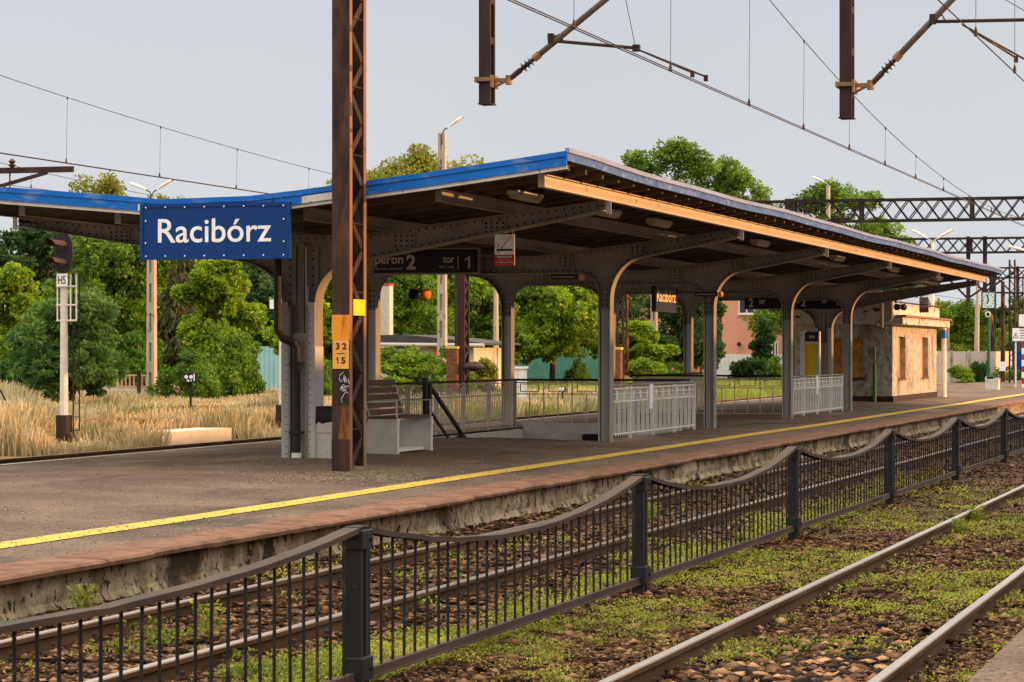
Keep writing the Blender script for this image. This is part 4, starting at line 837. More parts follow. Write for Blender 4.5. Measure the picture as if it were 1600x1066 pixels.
# truss beam high above, out of the picture, the posts hang from it
def truss(root, xa, xb, y, z0, z1, m, wy=.5, bay=.8, ch=.09, tk=.045):
    mb = MB()
    for yy in (y-wy/2, y+wy/2):
        for z in (z0, z1): mb.box(xa, xb, yy-ch/2, yy+ch/2, z-ch/2, z+ch/2)
    mb.build('truss_chord', m, root); mb = MB(); n = max(1, int(round((xb-xa)/bay))); s = (xb-xa)/n
    for yy in (y-wy/2, y+wy/2):
        for i in range(n):
            a, b = xa+i*s, xa+(i+1)*s; mb.bar((a, yy, z0), (b, yy, z1), tk, tk); mb.bar((a, yy, z1), (b, yy, z0), tk, tk)
    for i in range(n+1): mb.bar((xa+i*s, y-wy/2, z0), (xa+i*s, y+wy/2, z0), tk*.7, tk*.7); mb.bar((xa+i*s, y-wy/2, z1), (xa+i*s, y+wy/2, z1), tk*.7, tk*.7)
    mb.build('truss_lattice', m, root)
    for i in range(0, n+1, 7):
        a = xa+i*s
        for yy in (y-wy/2, y+wy/2): mb = MB(); mb.box(a-.06, a+.06, yy-.05, yy+.05, z0+ch/2, z1-ch/2); mb.build('truss_upright', m, root)
truss(gx, -12.2, 4.6, 32.92, 8.6, 9.4, M['rustdark'])
mb = MB(); channel_post(mb, 4.3, 4.55, 32.6, 33.24, .1, 9.2, .1, .012, .82); mb.build('mast', M['rust'], gx)
GT = 32.92
def hang(xp, zb, zc, d1, z1, reg0, reg1, st, wd):
    mb, l2 = MB(), MB(); x0, x1 = xp-.075, xp+.075; channel_post(mb, x0, x1, GT-.12, GT+.12, zb, 8.58, .05, .008, 9, l2)
    mb.box(x0-.012, x1+.012, GT-.13, GT+.13, zb-.015, zb); z = zb+.25
    while z < 8.4: mb.box(x1-.008, x1+.001, GT-.07, GT+.07, z, z+.09); z += .52
    hp = mb.build('hanging_post', M['rustdark'], gx)
    mb = MB(); mb.box(x0-.035, x1+.035, GT-.16, GT-.13, zc-.02, zc+.03); mb.box(x0-.045, x0-.01, GT-.17, GT+.17, zc-.03, zc+.04); mb.box(x1+.01, x1+.035, GT-.15, GT+.15, zc-.1, zc+.06)
    mb.bar((x1+.02, GT, zc), (x1+.2, GT, zc+.0), .05, .05); mb.bar((x1+.02, GT, zc-.09), (x1+.18, GT, zc-.01), .03, .03); mb.lathe((x1+.22, GT, zc-.06), [(.045, 0), (.045, .12)], 8); mb.build('post_clamp', M['brass'], gx)
    A = Vector((x1+.24, GT, zc+.02)); B = Vector((-d1, GT, z1)); u = (B-A).normalized(); 
    mb = MB(); ins = []
    P = [A-u*.04, A+u*.18]; mb.tube(P, [.035, .04], 8)
    q = A+u*.16
    prf = [(.028, 0), (.028, .05), (.075, .07), (.03, .085), (.028, .11), (.075, .13), (.03, .145), (.028, .17), (.075, .19), (.03, .2), (.03, .24)]
    mb.tube([q+u*h for r, h in prf], [r for r, h in prf], 12); mb.build('insulator', M['insul'], gx)
    mb = MB(); mb.tube([q+u*.24, q+u*.34], .052, 8); mb.build('end_fitting', M['brass'], gx)
    mb = MB(); mb.tube([q+u*.3, B+u*.9], .04, 12); mb.build('cantilever_tube', M['tubesteel'], gx)
    r0, r1 = Vector((-reg0[0], GT, reg0[1])), Vector((-reg1[0], GT, reg1[1])); mb = MB(); mb.box(r0.x-.03, r0.x+.04, GT-.05, GT+.05, r0.z-.03, r0.z+.09); mb.tube([r0+Vector((0, 0, .03)), r0+Vector((.12, 0, .08)), r0+Vector((.16, 0, .0))], .012, 6)
    mb.tube([r0, r1], .022, 8); mb.box(r1.x-.03, r1.x+.06, GT-.04, GT+.04, r1.z-.045, r1.z+.04); mb.build('registration_tube', M['rustdark'], gx)
    for k in (0, 1):
        s0, s1 = Vector((-st[0][0], GT-.03+.06*k, st[0][1])), Vector((-st[1][0]+.16*k, GT-.03+.06*k, st[1][1]-.05*k)); mb = MB(); mb.tube([s0, s1], .014, 6); mb.box(s1.x-.02, s1.x+.03, s1.y-.02, s1.y+.02, s1.z-.06, s1.z+.02); mb.build('steady_arm', M['rust'], gx)
    mb = MB(); mb.tube([B+u*.9+Vector((0, 0, .02)), Vector((xp+.05, GT, z1+1.7))], .025, 8); mb.build('top_tie', M['tubesteel'], gx)
    mb = MB(); mb.tube([r1+Vector((0, 0, .02)), B+Vector((.2, 0, .25))], .005, 5); mb.build('stay_wire', M['wire'], gx)
hang(-10.23, 5.14, 5.44, 8.63, 6.44, (9.37, 5.93), (8.25, 5.80), ((8.22, 5.78), (7.5, 5.46)), 0)
hang(-5.53, 4.84, 5.24, 4.22, 6.27, (4.47, 6.0), (3.2, 5.98), ((4.1, 5.95), (3.45, 5.52)), 0)
# ------------------------------------------------------------------ overhead wires
def wire(label, d, zc, zm, tm, a, t0, t1, drops, twin=True, r=.0075, off=0.0, catr=.007):
    root = thing('overhead_wire', label, 'overhead wire', (-d, t0, zc), 'overhead wires'); X = -d
    mb = MB()
    for s in ((-.025, .025) if twin else (0,)): mb.tube([(X+s, t, zc) for t in np.linspace(t0, t1, 8)], r, 5)
    mb.build('contact_wire', M['wire'], root)
    zf = lambda t: zm + a*(((t-tm+34) % 68)-34)**2
    mb = MB(); mb.tube([(X+off, t, zf(t)) for t in np.arange(t0, t1, 2.0)], catr, 5); mb.build('catenary_wire', M['wire'], root)
    for k, t in enumerate(drops):
        mb = MB(); mb.tube([(X, t, zc), (X+off, t+.05, zf(t))], .0035, 4); mb.lathe((X, t, zc-.01), [(.02, 0), (.02, .05), (.008, .1)], 6); mb.lathe((X+off, t+.05, zf(t)-.05), [(.006, 0), (.015, .03), (.015, .06)], 6); mb.build('dropper', M['wire'], root)
wire('twin overhead wire crossing the sky from the top middle down to the right', 7.57, 5.40, 5.5, 67, .0019, -20, 250, [27.5, 32, 36.8, 41, 45.3, 49.3, 53.3, 57.5, 62, 66.5, 71, 75.5, 80, 85])
wire('contact wire at the top right corner above the nearest track', 3.42, 5.3, 5.5, 67, .0019, -20, 250, [24, 28.6, 32.5, 37, 41.3, 46, 51, 56, 61, 66], False)
wire('twin contact wire on the left above the canopy roof, with sagging carrier wire', 21.7, 5.36, 5.93, 67.5, .00114, -10, 300, [44, 48.1, 52, 56.2, 60.5, 65, 70], True, .009)
wire('thin lower wires on the left just above the blue roof edge', 27.5, 5.6, 5.65, 72, .0011, 0, 330, [54, 62, 70], False, .008)
# bracket mast at the left edge
r_ = thing('catenary_mast', 'overhead line bracket reaching in from the left edge above the canopy roof', 'mast', (-28.4, 50, -.17)); mb = MB()
channel_post(mb, -28.55, -28.25, 49.7, 50.3, -.17, 8.5, .06, .012, .8); mb.build('mast', M['rustdark'], r_)
mb = MB(); zb = 5.7; mb.box(-28.3, -24.5, 49.96, 50.04, zb-.06, zb+.06); mb.bar((-26.9, 50, 5.2), (-25.1, 50, zb-.06), .07, .07); mb.build('bracket_arm', M['rustdark'], r_); mb = MB(); mb.lathe((-25.9, 50, zb+.06), [(.03, 0), (.09, .05), (.04, .08), (.08, .13), (.03, .18)], 10); mb.lathe((-25.95, 50, zb-.4), [(.02, 0), (.02, .36)], 6); mb.build('insulator', M['insul'], r_)
# distant gantries
def gantry(label, dep, xl, zb, zt, legs, posts, bay):
    t = (dep-.2878*14)/CT; dl = D(xl, t); root = thing('catenary_gantry', label, 'gantry', (-dl, t, -.17)); truss(root, -dl, 9, t, zb, zt, M['gantry'], .45, bay, .1, .04)
    for px in legs:
        dd = D(px, t); mb = MB(); channel_post(mb, -dd-.2, -dd+.2, t-.3, t+.3, -.17, zt+.1, .09, .015, .8); mb.build('leg', M['gantry'], root)
    mb = MB(); channel_post(mb, 8.6, 9, t-.3, t+.3, -.17, zt+.1, .09, .015, .8); mb.build('leg', M['rustdark'], root)
    for px, yb in posts:
        dd = D(px, t); z = Z(yb, dd, t); mb = MB(); mb.box(-dd-.1, -dd+.1, t-.1, t+.1, z, zt+.1); mb.build('hanging_post', M['rustdark'], root)
        mb = MB(); mb.tube([(-dd, t, z+.2), (-dd+1.6, t, z+1.3)], .06, 6); mb.tube([(-dd, t, z+.15), (-dd-1.7, t, z+1.9)], .06, 6); mb.build('cantilever_tube', M['rustdark'], root)
gantry('nearer of the distant lattice gantries crossing the sky at right', 104, 1178, 7.08, 7.9, [1236], [], .62)
gantry('second distant lattice gantry, with two rusty posts hanging above the clock', 139, 1388, 7.15, 7.9, [1394], [(1513, 472), (1539, 462)], .62)
gantry('farthest lattice gantry, just above the tip of the canopy at right', 184, 1545, 7.1, 7.8, [1551], [(1590, 470)], .65)

# ------------------------------------------------------------------ platform furniture
# bench
bx0, bx1, by0, by1 = -14.15, -13.58, 39.0, 40.65; zp = .33
b = thing('platform_bench', 'bench with brown slatted back and pale concrete side panels beside the mast', 'bench', (-13.86, 39.8, zp)); p_ = MB()
for y in (by0, by1):
    mb = MB(); pts = [(bx0+.02, zp), (bx1, zp), (bx1, zp+.55), (bx0+.1, zp+.55), (bx0+.05, zp+.38)]; mb.prism_xz(pts, y-.03, y+.03); mb.build('side_panel', M['benchconc'], b)
    mb = MB(); mb.box(bx1-.0, bx1+.022, y-.032, y+.032, zp, zp+.55); mb.build('panel_edge', M['white'], b)
    mb = MB(); mb.bar((bx1-.01, y, zp+.55), (bx1-.01, y, zp+.82), .02, .035); mb.bar((bx1-.01, y, zp+.82), (bx0-.05, y, zp+.80), .035, .02); mb.build('armrest', M['paintlight'], b)
    mb = MB(); mb.bar((bx0+.1, y, zp+.55), (bx0-.06, y, zp+1.06), .03, .06, (1, 0, 0)); mb.build('back_support', M['paintlight'], b)
for k in range(5):
    u = .09+k*.115; mb = MB(); c0 = Vector((bx0+.09-.16*u/.5, 0, zp+.55+u)); mb.bar((c0.x+.02, by0-.06, c0.z), (c0.x+.02, by1+.06, c0.z), .022, .085, (-.3, 0, 1)); mb.build('back_slat', M['woodbrown'], b)
for k in range(4): x = bx0+.14+k*.125; mb = MB(); mb.box(x-.05, x+.05, by0-.05, by1+.05, zp+.55, zp+.58); mb.build('seat_slat', M['woodbrown'], b)
mb = MB(); mb.box(bx0+.15, bx1-.1, by0+.03, by1-.03, zp+.02, zp+.06); mb.build('foot_board', M['white'], b)
# bins
def bin_(px, d, w_, h_, label, bag=True):
    t = T(px, d); x = -d; z0 = pz(d)-.01; r_ = thing('litter_bin', label, 'litter bin', (x, t, z0), 'concrete litter bins'); mb = MB()
    mb.bbox(x-w_/2, x+w_/2, t-w_/2, t+w_/2, z0, z0+h_*.7, .015); mb.bbox(x-w_/2-.012, x+w_/2+.012, t-w_/2-.012, t+w_/2+.012, z0+h_*.7, z0+h_, .012); mb.build('bin_body', M['benchconc'], r_)
    mb = MB(); n = 20; V = []
    for j, (s, z) in enumerate(((1.03, -.07), (1.12, .0), (1.06, .05), (.8, .07), (.72, .0))):
        for k in range(n):
            a = 2*math.pi*k/n; q = max(abs(math.cos(a)), abs(math.sin(a))); f = s*w_/2/q*(1+float(rng.normal(0, .05))); V.append((x+math.cos(a)*f, t+math.sin(a)*f, z0+h_+z+float(rng.normal(0, .012))))
    Fs = [(j*n+k, j*n+(k+1) % n, (j+1)*n+(k+1) % n, (j+1)*n+k) for j in range(4) for k in range(n)]; Fs.append(tuple(4*n+k for k in range(n))); mb.add(V, Fs); mb.build('bin_bag', M['bag'], r_)
    return r_
r_ = bin_(513, 14.05, .38, .55, 'concrete litter bin with black bag, half hidden behind the rusty mast'); 
mb = MB(); x, y = r_.location.x, r_.location.y; mb.bbox(x-.2, x+.2, y-.2, y+.2, zp+.56, zp+.78, .04); mb.build('bag_bulge', M['bag'], r_)
bin_(1551, 13.0, .56, .52, 'square concrete litter bin with black bag below the clock')
# railings round the stairwells
def railing(p0, p1, style, m, label, zt=1.33, zf=.3, hand='black'):
    p0, p1 = Vector((p0[0], p0[1], 0)), Vector((p1[0], p1[1], 0)); L = (p1-p0).length; u = (p1-p0)/L; root = thing('stair_railing', label, 'railing', (p0.x, p0.y, zf), 'railings round the stairwells')
    P = lambda s, z: (p0.x+u.x*s, p0.y+u.y*s, z); n = max(2, round(L/1.85)); bay = L/n
    for i in range(n+1): mb = MB(); mb.bar(P(bay*i, zf-.05), P(bay*i, zt-.02), .045, .045, (u.x, u.y, 0)); mb.build('post', m, root)
    mb = MB(); mb.tube([P(-.03, zt), P(L+.03, zt)], .024, 8); mb.build('handrail', M[hand], root)
    zm = zt-.30; zl = zf+.1; mb = MB(); bw = .017 if style == 'white' else .02
    for z in (zt-.06, zm, zl): mb.bar(P(0, z), P(L, z), .022, .022)
    if style == 'white': mb.bar(P(0, zt-.16), P(L, zt-.16), .014, .014)
    mb.build('cross_rail', m, root)
    for i in range(n):
        mb = MB(); s0 = bay*i
        if style == 'white':
            k = int(bay/.17)
            for j in range(1, k): s = s0+bay*j/k; mb.bar(P(s, zl-.06), P(s, zt-.06), bw, bw, (u.x, u.y, 0))
            for j in range(k):
                s = s0+bay*(j+.5)/k; mb.bar(P(s, zm+.03), P(s, zt-.1), .075, .012, (-u.y, u.x, 0)) if j % 3 == 1 else mb.bar(P(s, zm), P(s, zm+.09), .015, .015, (u.x, u.y, 0))
                if j % 2: mb.bar(P(s, zl), P(s, zm), .012, .012, (u.x, u.y, 0))
        elif style == 'picket':
            k = int(bay/.125)
            for j in range(1, k):
                s = s0+bay*j/k; mb.bar(P(s, zl), P(s, zt-.06 if j % 2 else zm+.02), .02, .02, (u.x, u.y, 0))
                if j % 2 == 0: mb.bar(P(s, zm+.05), P(s, zt-.1), .05, .014, (0, 0, 1)) if False else mb.bar(P(s-.0, zm+.03), P(s, zt-.11), .045, .012, (-u.y, u.x, 0))
        else:
            k = 3; q = bay/k
            for j in range(k):
                a = s0+q*j; mb.bar(P(a+q, zl), P(a+q, zt-.06), .022, .022, (u.x, u.y, 0)) if j < k-1 else None
                mb.bar(P(a+q/2, zl), P(a+q/2, zm), .02, .02, (u.x, u.y, 0))
                w0, w1 = a+q*.18, a+q*.82
                for z in (zm+.05, zt-.09): mb.bar(P(w0, z), P(w1, z), .02, .02)
                for s in (w0, w1): mb.bar(P(s, zm+.05), P(s, zt-.09), .02, .02, (u.x, u.y, 0))
                mb.bar(P(a, zm+.14), P(w0, zm+.14), .012, .012)
        mb.build('infill', m, root)
    return root
fr = railing((-12.27, 46.75), (-12.27, 54.0), 'white', M['white'], 'white barred railing between the tall front columns, beside the first stairwell', zt=1.30, hand='paint')
mb = MB(); mb.box(-12.26, -12.235, 50.0, 50.25, .93, 1.3); mb.box(-12.26, -12.235, 50.02, 50.2, .82, .92); mb.build('info_plate', M['signwhite'], fr)
railing((-16.2, 45.4), (-16.2, 53.95), 'picket', M['railtan'], 'brown picket railing behind the bench along the first stairwell')
railing((-16.15, 54.0), (-12.4, 54.0), 'meander', M['railtan'], 'railing with square meander pattern closing the end of the first stairwell')
railing((-16.2, 64.5), (-12.35, 64.5), 'meander', M['railtan'], 'railing with meander pattern across the second stairwell, between the arches')
fr = railing((-12.27, 64.5), (-12.27, 72.3), 'white', M['white'], 'white barred railing before the kiosk, beside the second stairwell', zt=1.30, hand='paint')
mb = MB(); mb.box(-12.26, -12.235, 68.1, 68.4, .93, 1.3); mb.box(-12.26, -12.235, 68.12, 68.3, .82, .92); mb.build('info_plate', M['signwhite'], fr)
railing((-16.2, 64.6), (-16.2, 72.3), 'picket', M['railtan'], 'brown picket railing along the back of the second stairwell')
# stair handrail going down
r_ = thing('stair_handrail', 'black steel handrail sloping down into the stairwell behind the bench', 'handrail', (-15.85, 47.3, .3)); mb = MB()
for dx in (0,): mb.bar((-15.82, 47.0, 1.42), (-15.82, 53.0, -1.5), .07, .05)
mb.build('rail_bar', M['black'], r_); mb = MB(); mb.bar((-15.82, 47.0, .95), (-15.82, 53.0, -1.95), .05, .04); mb.build('lower_bar', M['black'], r_)
for y in (47.0, 47.25, 49.2, 51.2): mb = MB(); z = 1.42-(y-47)*.487; mb.box(-15.86, -15.78, y-.04, y+.04, z-1.2, z+.02); mb.build('post', M['black'], r_)

# ------------------------------------------------------------------ kiosk at the far end of the canopy
KX1, KX0, KY0, KY1 = -12.8, -15.95, 84.9, 95.4
kt = KY0
kiosk = thing('kiosk_building', 'low flat-roofed kiosk with rough stained render, boarded windows and peeling parapet', 'building', (-14.4, 90, .3))
def wall_x(mb, x, y0, y1, z0, z1, holes, th=.4):            # wall in the YZ plane with rectangular openings
    ys = sorted({y0, y1, *[h[0] for h in holes], *[h[1] for h in holes]}); 
    for a, b_ in zip(ys, ys[1:]):
        hs = [h for h in holes if h[0] <= a and h[1] >= b_]
        if hs: mb.box(x-th, x, a, b_, z0, hs[0][2]); mb.box(x-th, x, a, b_, hs[0][3], z1)
        else: mb.box(x-th, x, a, b_, z0, z1)
wt = [(T(1404, 12.8), T(1415, 12.8)), (T(1440.5, 12.8), T(1450, 12.8))]; holes = [(a, b_, 1.05, 2.42) for a, b_ in wt]
mb = MB(); wall_x(mb, KX1, KY0, KY1, .26, 2.8, holes)
dw0, dw1 = D(1300, kt), D(1349, kt)
zw0, zw1 = 1.10, 2.36
mb.box(-dw1, KX1-.4, KY0, KY0+.25, .26, 2.8); mb.box(-dw0, -dw1, KY0, KY0+.25, .26, zw0); mb.box(-dw0, -dw1, KY0, KY0+.25, zw1, 2.8); mb.box(KX0, -dw0, KY0, KY0+.25, .26, 2.8)
mb.box(KX0, KX0+.25, KY0+.25, KY1, .26, 2.8); mb.box(KX0+.25, KX1-.4, KY1-.25, KY1, .26, 2.8)
mb.build('wall', M['render'], kiosk)
mb = MB(); mb.box(KX1-.2, KX1+.03, KY0-.03, KY1+.0, .2, .5); mb.box(KX0, KX1-.2, KY0-.03, KY0+.1, .2, .5); mb.build('plinth', M['rustdark'], kiosk)
for (a, b_, z0, z1) in holes:
    mb = MB(); mb.box(KX1-.22, KX1-.18, a, b_, z0, z1); w_ = mb.build('window', M['osb'], kiosk); mb = MB(); mb.bbox(KX1-.18, KX1+.04, a-.04, b_+.04, z0-.06, z0+.0, .008); mb.build('sill', M['brick'], w_)
mb = MB(); mb.box(-dw0, -dw1, KY0+.04, KY0+.08, zw0, zw1); w_ = mb.build('window', M['osb'], kiosk); mb = MB(); mb.bbox(-dw0-.05, -dw1+.05, KY0-.06, KY0+.1, zw0-.07, zw0, .01); mb.build('sill', M['rustdark'], w_)
mb = MB(); mb.bbox(KX0-.3, KX1+.42, KY0-.5, KY1+.4, 2.8, 3.04, .02); mb.build('roof_slab', M['plaster'], kiosk)
mb = MB(); mb.box(KX1+.2, KX1+.5, KY0-.55, KY1+.45, 3.04, 3.10); mb.box(KX0-.35, KX1+.2, KY1+.2, KY1+.45, 3.04, 3.09); mb.build('roof_flashing', M['rooftile'], kiosk)
mb = MB(); mb.box(KX0-.3, KX1+.1, KY0-.48, KY0-.3, 3.04, 3.75); mb.box(KX1-.08, KX1+.1, KY0-.3, KY1, 3.10, 3.48); mb.build('parapet', M['plaster'], kiosk)
mb = MB(); mb.tube([(KX1+.15, KY0-.3, 3.52), (KX1+.15, KY1, 3.52)], .03, 6); mb.build('parapet_rail', M['rust'], kiosk)
mb = MB(); yk = KY0-.6; X = lambda px: -D(px, yk)
Zk = lambda py: Z(py, 13.5, yk)
mb.tube([(X(1393), yk, Zk(470)), (X(1393), yk, Zk(498)), (X(1390), yk, Zk(501)), (X(1376), yk, Zk(501)), (X(1371), yk, Zk(505)), (X(1372), yk, Zk(510))], .05, 8); mb.tube([(X(1379), yk-.1, Zk(474)), (X(1379), yk-.1, Zk(512)), (X(1386), yk-.1, Zk(513))], .045, 8); mb.tube([(X(1366), yk-.05, Zk(510)), (X(1380), yk-.05, Zk(511))], .035, 6); mb.build('roof_pipe', M['paint'], kiosk)
mb = MB(); xx_ = -D(1366.5, KY0-.12); mb.tube([(xx_, KY0-.12, .27), (xx_, KY0-.12, 1.5)], .06, 10); mb.tube([(xx_, KY0-.12, 1.5), (xx_, KY0-.12, 2.06)], .035, 10); mb.build('standpipe', M['green'], kiosk)
mb = MB(); mb.tube([(KX1+.25, KY1+.1, .25), (KX1+.25, KY1+.1, 2.8)], .09, 10); mb.build('corner_post', M['white'], kiosk); mb = MB(); mb.tube([(KX1+.25, KY1+.1, 2.4), (KX1+.25, KY1+.1, 2.7)], .097, 10); mb.build('post_band', M['blue'], kiosk)
# notice case before the kiosk
tn = 80.3; xn = lambda px: -D(px, tn); zn = lambda py: Z(py, 14.3, tn)
r_ = thing('notice_case', 'white framed notice case with yellow timetable under a dark blue header, before the kiosk', 'notice board', (xn(1266), tn, .34)); mb = MB()
mb.bbox(xn(1251), xn(1258), tn-.05, tn+.1, .34, zn(518), .01); mb.bbox(xn(1279), xn(1281.5), tn-.05, tn+.1, .34, zn(518), .01); mb.box(xn(1258), xn(1279), tn-.05, tn+.1, zn(537.5), zn(534)); mb.box(xn(1258), xn(1279), tn-.03, tn+.08, .9, .96); mb.build('case_frame', M['white'], r_)
mb = MB(); mb.box(xn(1258), xn(1279), tn-.03, tn+.05, zn(534), zn(518.5)); mb.build('header', M['signdark'], r_)
text('header_lettering', 'bilety', (xn(1269), tn-.036, zn(526.5)), '-Y', .17, .12, M['gold'], r_, .02)
for a, b_ in ((1258.3, 1268.5), (1269, 1275.5)): mb = MB(); mb.box(xn(a), xn(b_), tn+.0, tn+.02, .97, zn(537.6)); mb.build('timetable_sheet', M['plateye'], r_)
mb = MB(); mb.box(xn(1275.6), xn(1279), tn+.0, tn+.02, .97, zn(537.6)); mb.build('narrow_sheet', M['whitewood'], r_)
# platform clock
dd = 15.5; t = T(1545, dd); x = -dd; zc = Z(469.5, dd, t); r_ = thing('platform_clock', 'square station clock on a green post showing five to seven', 'clock', (x, t, .28)); dep = DEP(dd, t); px_ = dep/F
mb = MB(); mb.tube([(x, t, .25), (x, t, zc-.5)], [.09, .07], 10); mb.tube([(x, t, .25), (x, t, 1.1)], .13, 10); mb.build('post', M['green'], r_)
h = 11.3*px_; mb = MB(); mb.bbox(x-h, x+h, t-.14, t+.14, zc-h*1.25, zc+h*1.25, .02); mb.build('clock_case', M['black'], r_)
mb = MB(); mb.box(x-h*.8, x+h*.8, t-.16, t-.141, zc-h*1.05, zc+h*1.05); f_ = mb.build('clock_face', mat('clock face', [(.45,.6,.6),(.52,.66,.66)], 3, .4, bump=.01), r_)
mb = MB()
for k in range(12): a = k*math.pi/6; s, c = math.sin(a), math.cos(a); mb.bar((x+s*h*.66, t-.165, zc+c*h*.8), (x+s*h*.78, t-.165, zc+c*h*.96), .04, .01, (0, 1, 0))
mb.build('hour_mark', M['black'], f_)
for (L_, a) in ((.8, R(-12)), (.5, R(205))): mb = MB(); mb.bar((x, t-.17, zc), (x+math.sin(a)*h*L_, t-.17, zc+math.cos(a)*h*L_), .06, .012, (0, 1, 0)); mb.build('clock_hand', M['black'], f_)
mb = MB(); zl = Z(491.5, dd, t); mb.lathe((x, t-.35, zl), [(.14, 0), (.15, .02), (.12, .12), (.1, .3)], 14, 'Y'); mb.build('loudspeaker', M['white'], r_); mb = MB(); mb.lathe((x, t-.36, zl), [(.09, 0), (.09, .01)], 12, 'Y'); mb.lathe((x, t-.37, zl), [(.03, 0), (.03, .01)], 8, 'Y'); mb.build('speaker_mouth', M['black'], r_)
# ------------------------------------------------------------------ lamp posts, masts, signals
def slotted(mb, x, y, z0, z1, w0, w1, m=0):                   # concrete post with a row of slots
    n = int((z1-z0)/1.1); 
    for k in range(n):
        a, b_ = z0+(z1-z0)*k/n, z0+(z1-z0)*(k+1)/n; wa = w0+(w1-w0)*k/n
        for s in (-1, 1): mb.box(x+s*wa*.33-wa*.17, x+s*wa*.33+wa*.17, y-wa*.4, y+wa*.4, a, b_)
        mb.box(x-wa*.16, x+wa*.16, y-wa*.36, y+wa*.36, a, a+(b_-a)*.38)
def head(root, mb_arm, x, y, z, dx, dz, L=.75, yaw=0):
    sg = 1 if dx > 0 else -1; c0 = Vector((x+.25*sg, y, z+.22)); mb_arm.tube([(x, y, z-.5), (x+.02*sg, y, z+.02), (x+.1*sg, y, z+.15), (c0.x, y, c0.z)], .028, 8); u = Vector((dx, 0, dz)).normalized(); N = 7; mb = MB(); n = 10; V = []
    up = Vector((-u.z*(1 if dx > 0 else 1), 0, u.x)).normalized(); up = up if up.z > 0 else -up; sd = Vector((0, 1, 0))
    for i, (s, r_) in enumerate(((0, .05), (.12, .07), (.3, .1), (.6, .125), (.85, .11), (1, .04))):
        for k in range(n): a = 2*math.pi*k/n; V.append(tuple(c0+u*L*s+(sd*math.cos(a)*r_ + up*math.sin(a)*r_*(.75 if math.sin(a) > 0 else .35))))
    Fs = [(j*n+k, j*n+(k+1) % n, (j+1)*n+(k+1) % n, (j+1)*n+k) for j in range(5) for k in range(n)]; Fs += [tuple(range(n)), tuple(5*n+k for k in range(n-1, -1, -1))]
    mb.add(V, Fs); mb.build('lamp_head', M['white'], root, smooth=True)
def lamp_post(px, dep, ytop, wd, label, heads, style='slot', post='concpole', base=-.17):
    d, t = G(px, dep); x = -d; zt = EYE+(HY-ytop)*dep/F; r_ = thing('street_lamp', label, 'lamp post', (x, t, base)); mb = MB()
    if style == 'slot': slotted(mb, x, t, base, zt, wd*1.25, wd)
    else: mb.tube([(x, t, base), (x, t, zt)], [wd*.6, wd*.42], 10)
    mb.build('pole', M[post], r_); arm = MB()
    for dx, dz in heads: head(r_, arm, x, t, zt, dx, dz, .85)
    if heads: arm.build('lamp_arm', M['signblue'] if style == 'slot' else M['paintlight'], r_)
    return r_
lamp_post(691, 112, 208, .30, 'concrete street lamp with slotted pole and one white head, rising right of the rusty mast', [(1.0, .62)])
lamp_post(237, 111, 305, .30, 'concrete street lamp with two heads behind the big blue sign', [(-1.2, .45), (1.0, .55)])
lamp_post(775, 135, 420, .26, 'plain leaning concrete pole seen through the arch left of the white cabinet', [], 'round')
lamp_post(1022, 150, 420, .3, 'slotted concrete pole seen below the small hanging name sign', [])
lamp_post(1294, 165, 290, .3, 'street lamp with one white head against the tree above the canopy at right', [(-1.2, .5)], 'round')
lamp_post(1457, 125, 380, .17, 'white steel street lamp with two heads spread like wings behind the kiosk', [(-1.4, .75), (1.4, .75)], 'round', 'white')
lamp_post(1612, 120, 400, .16, 'street lamp reaching in from the right edge, only its white head in view', [(-1.3, .35)], 'round', 'white')
# white post with red top far behind the first arch
d, t = G(604, 122); r_ = thing('concrete_post', 'thick white chimney-like post with red cap behind the low shed', 'post', (-d, t, -.17)); mb = MB(); mb.bbox(-d-.24, -d+.24, t-.24, t+.24, -.17, Z(446, d, t), .02); mb.build('shaft', M['concpale'], r_); mb = MB(); mb.bbox(-d-.28, -d+.28, t-.28, t+.28, Z(446, d, t), Z(443.5, d, t), .01); mb.build('cap', M['signred'], r_)
# lattice masts
def lattice(px, dep, ytop, wd, label, m='rustdark', base=-.17, lean=0, hi=None):
    d, t = G(px, dep); x = -d; zt = EYE+(HY-ytop)*dep/F; r_ = thing('catenary_mast', label, 'mast', (x, t, base)); mb = MB(); hl = wd/2 if wd > .3 else wd/2
    if wd > .3: channel_post(mb, x-wd/2, x+wd/2, t-wd*.8, t+wd*.8, base, zt, .05, .03, .8)
    else:
        for s in (-1, 1): mb.box(x+s*hl-.04, x+s*hl+.04, t-.08, t+.08, base, zt)
        z = base+.2; k = 0
        while z+.5 < zt: mb.bar((x-hl, t, z+(.4 if k % 2 else 0)), (x+hl, t, z+(0 if k % 2 else .4)), .05, .04); z += .4; k += 1
    mb.build('mast', M[m], r_); return r_
r_ = lattice(722, 98, 380, .38, 'rusty laced mast standing between two concrete poles behind the arch'); x, y = r_.location.x, r_.location.y
mb = MB(); mb.bbox(x-.45, x-.02, y-.5, y+.0, -.17, 2.04, .03); mb.build('mast_base', M['brick'], r_); mb = MB(); mb.bbox(x-.46, x-.0, y-.52, y+.02, 2.04, 2.12, .01); mb.build('yellow_cap', M['yellow'], r_)
mb = MB(); mb.tube([(x-.1, y-.3, 2.1), (x-.1, y-.3, 5.9)], .05, 8); mb.build('pipe', M['rust'], r_)
mb = MB(); mb.lathe((x+.55, y-.3, 1.2), [(.1, 0), (.4, .12), (.42, .2), (.2, .35)], 12); mb.bar((x+.1, y-.3, 1.5), (x+.6, y-.3, 1.5), .05, .05); mb.build('lamp_shade', M['rustdark'], r_)
r_ = lattice(969, 118, 380, .26, 'dark mast with orange edge on a brick base right of the first front column', 'rustdark'); x, y = r_.location.x, r_.location.y
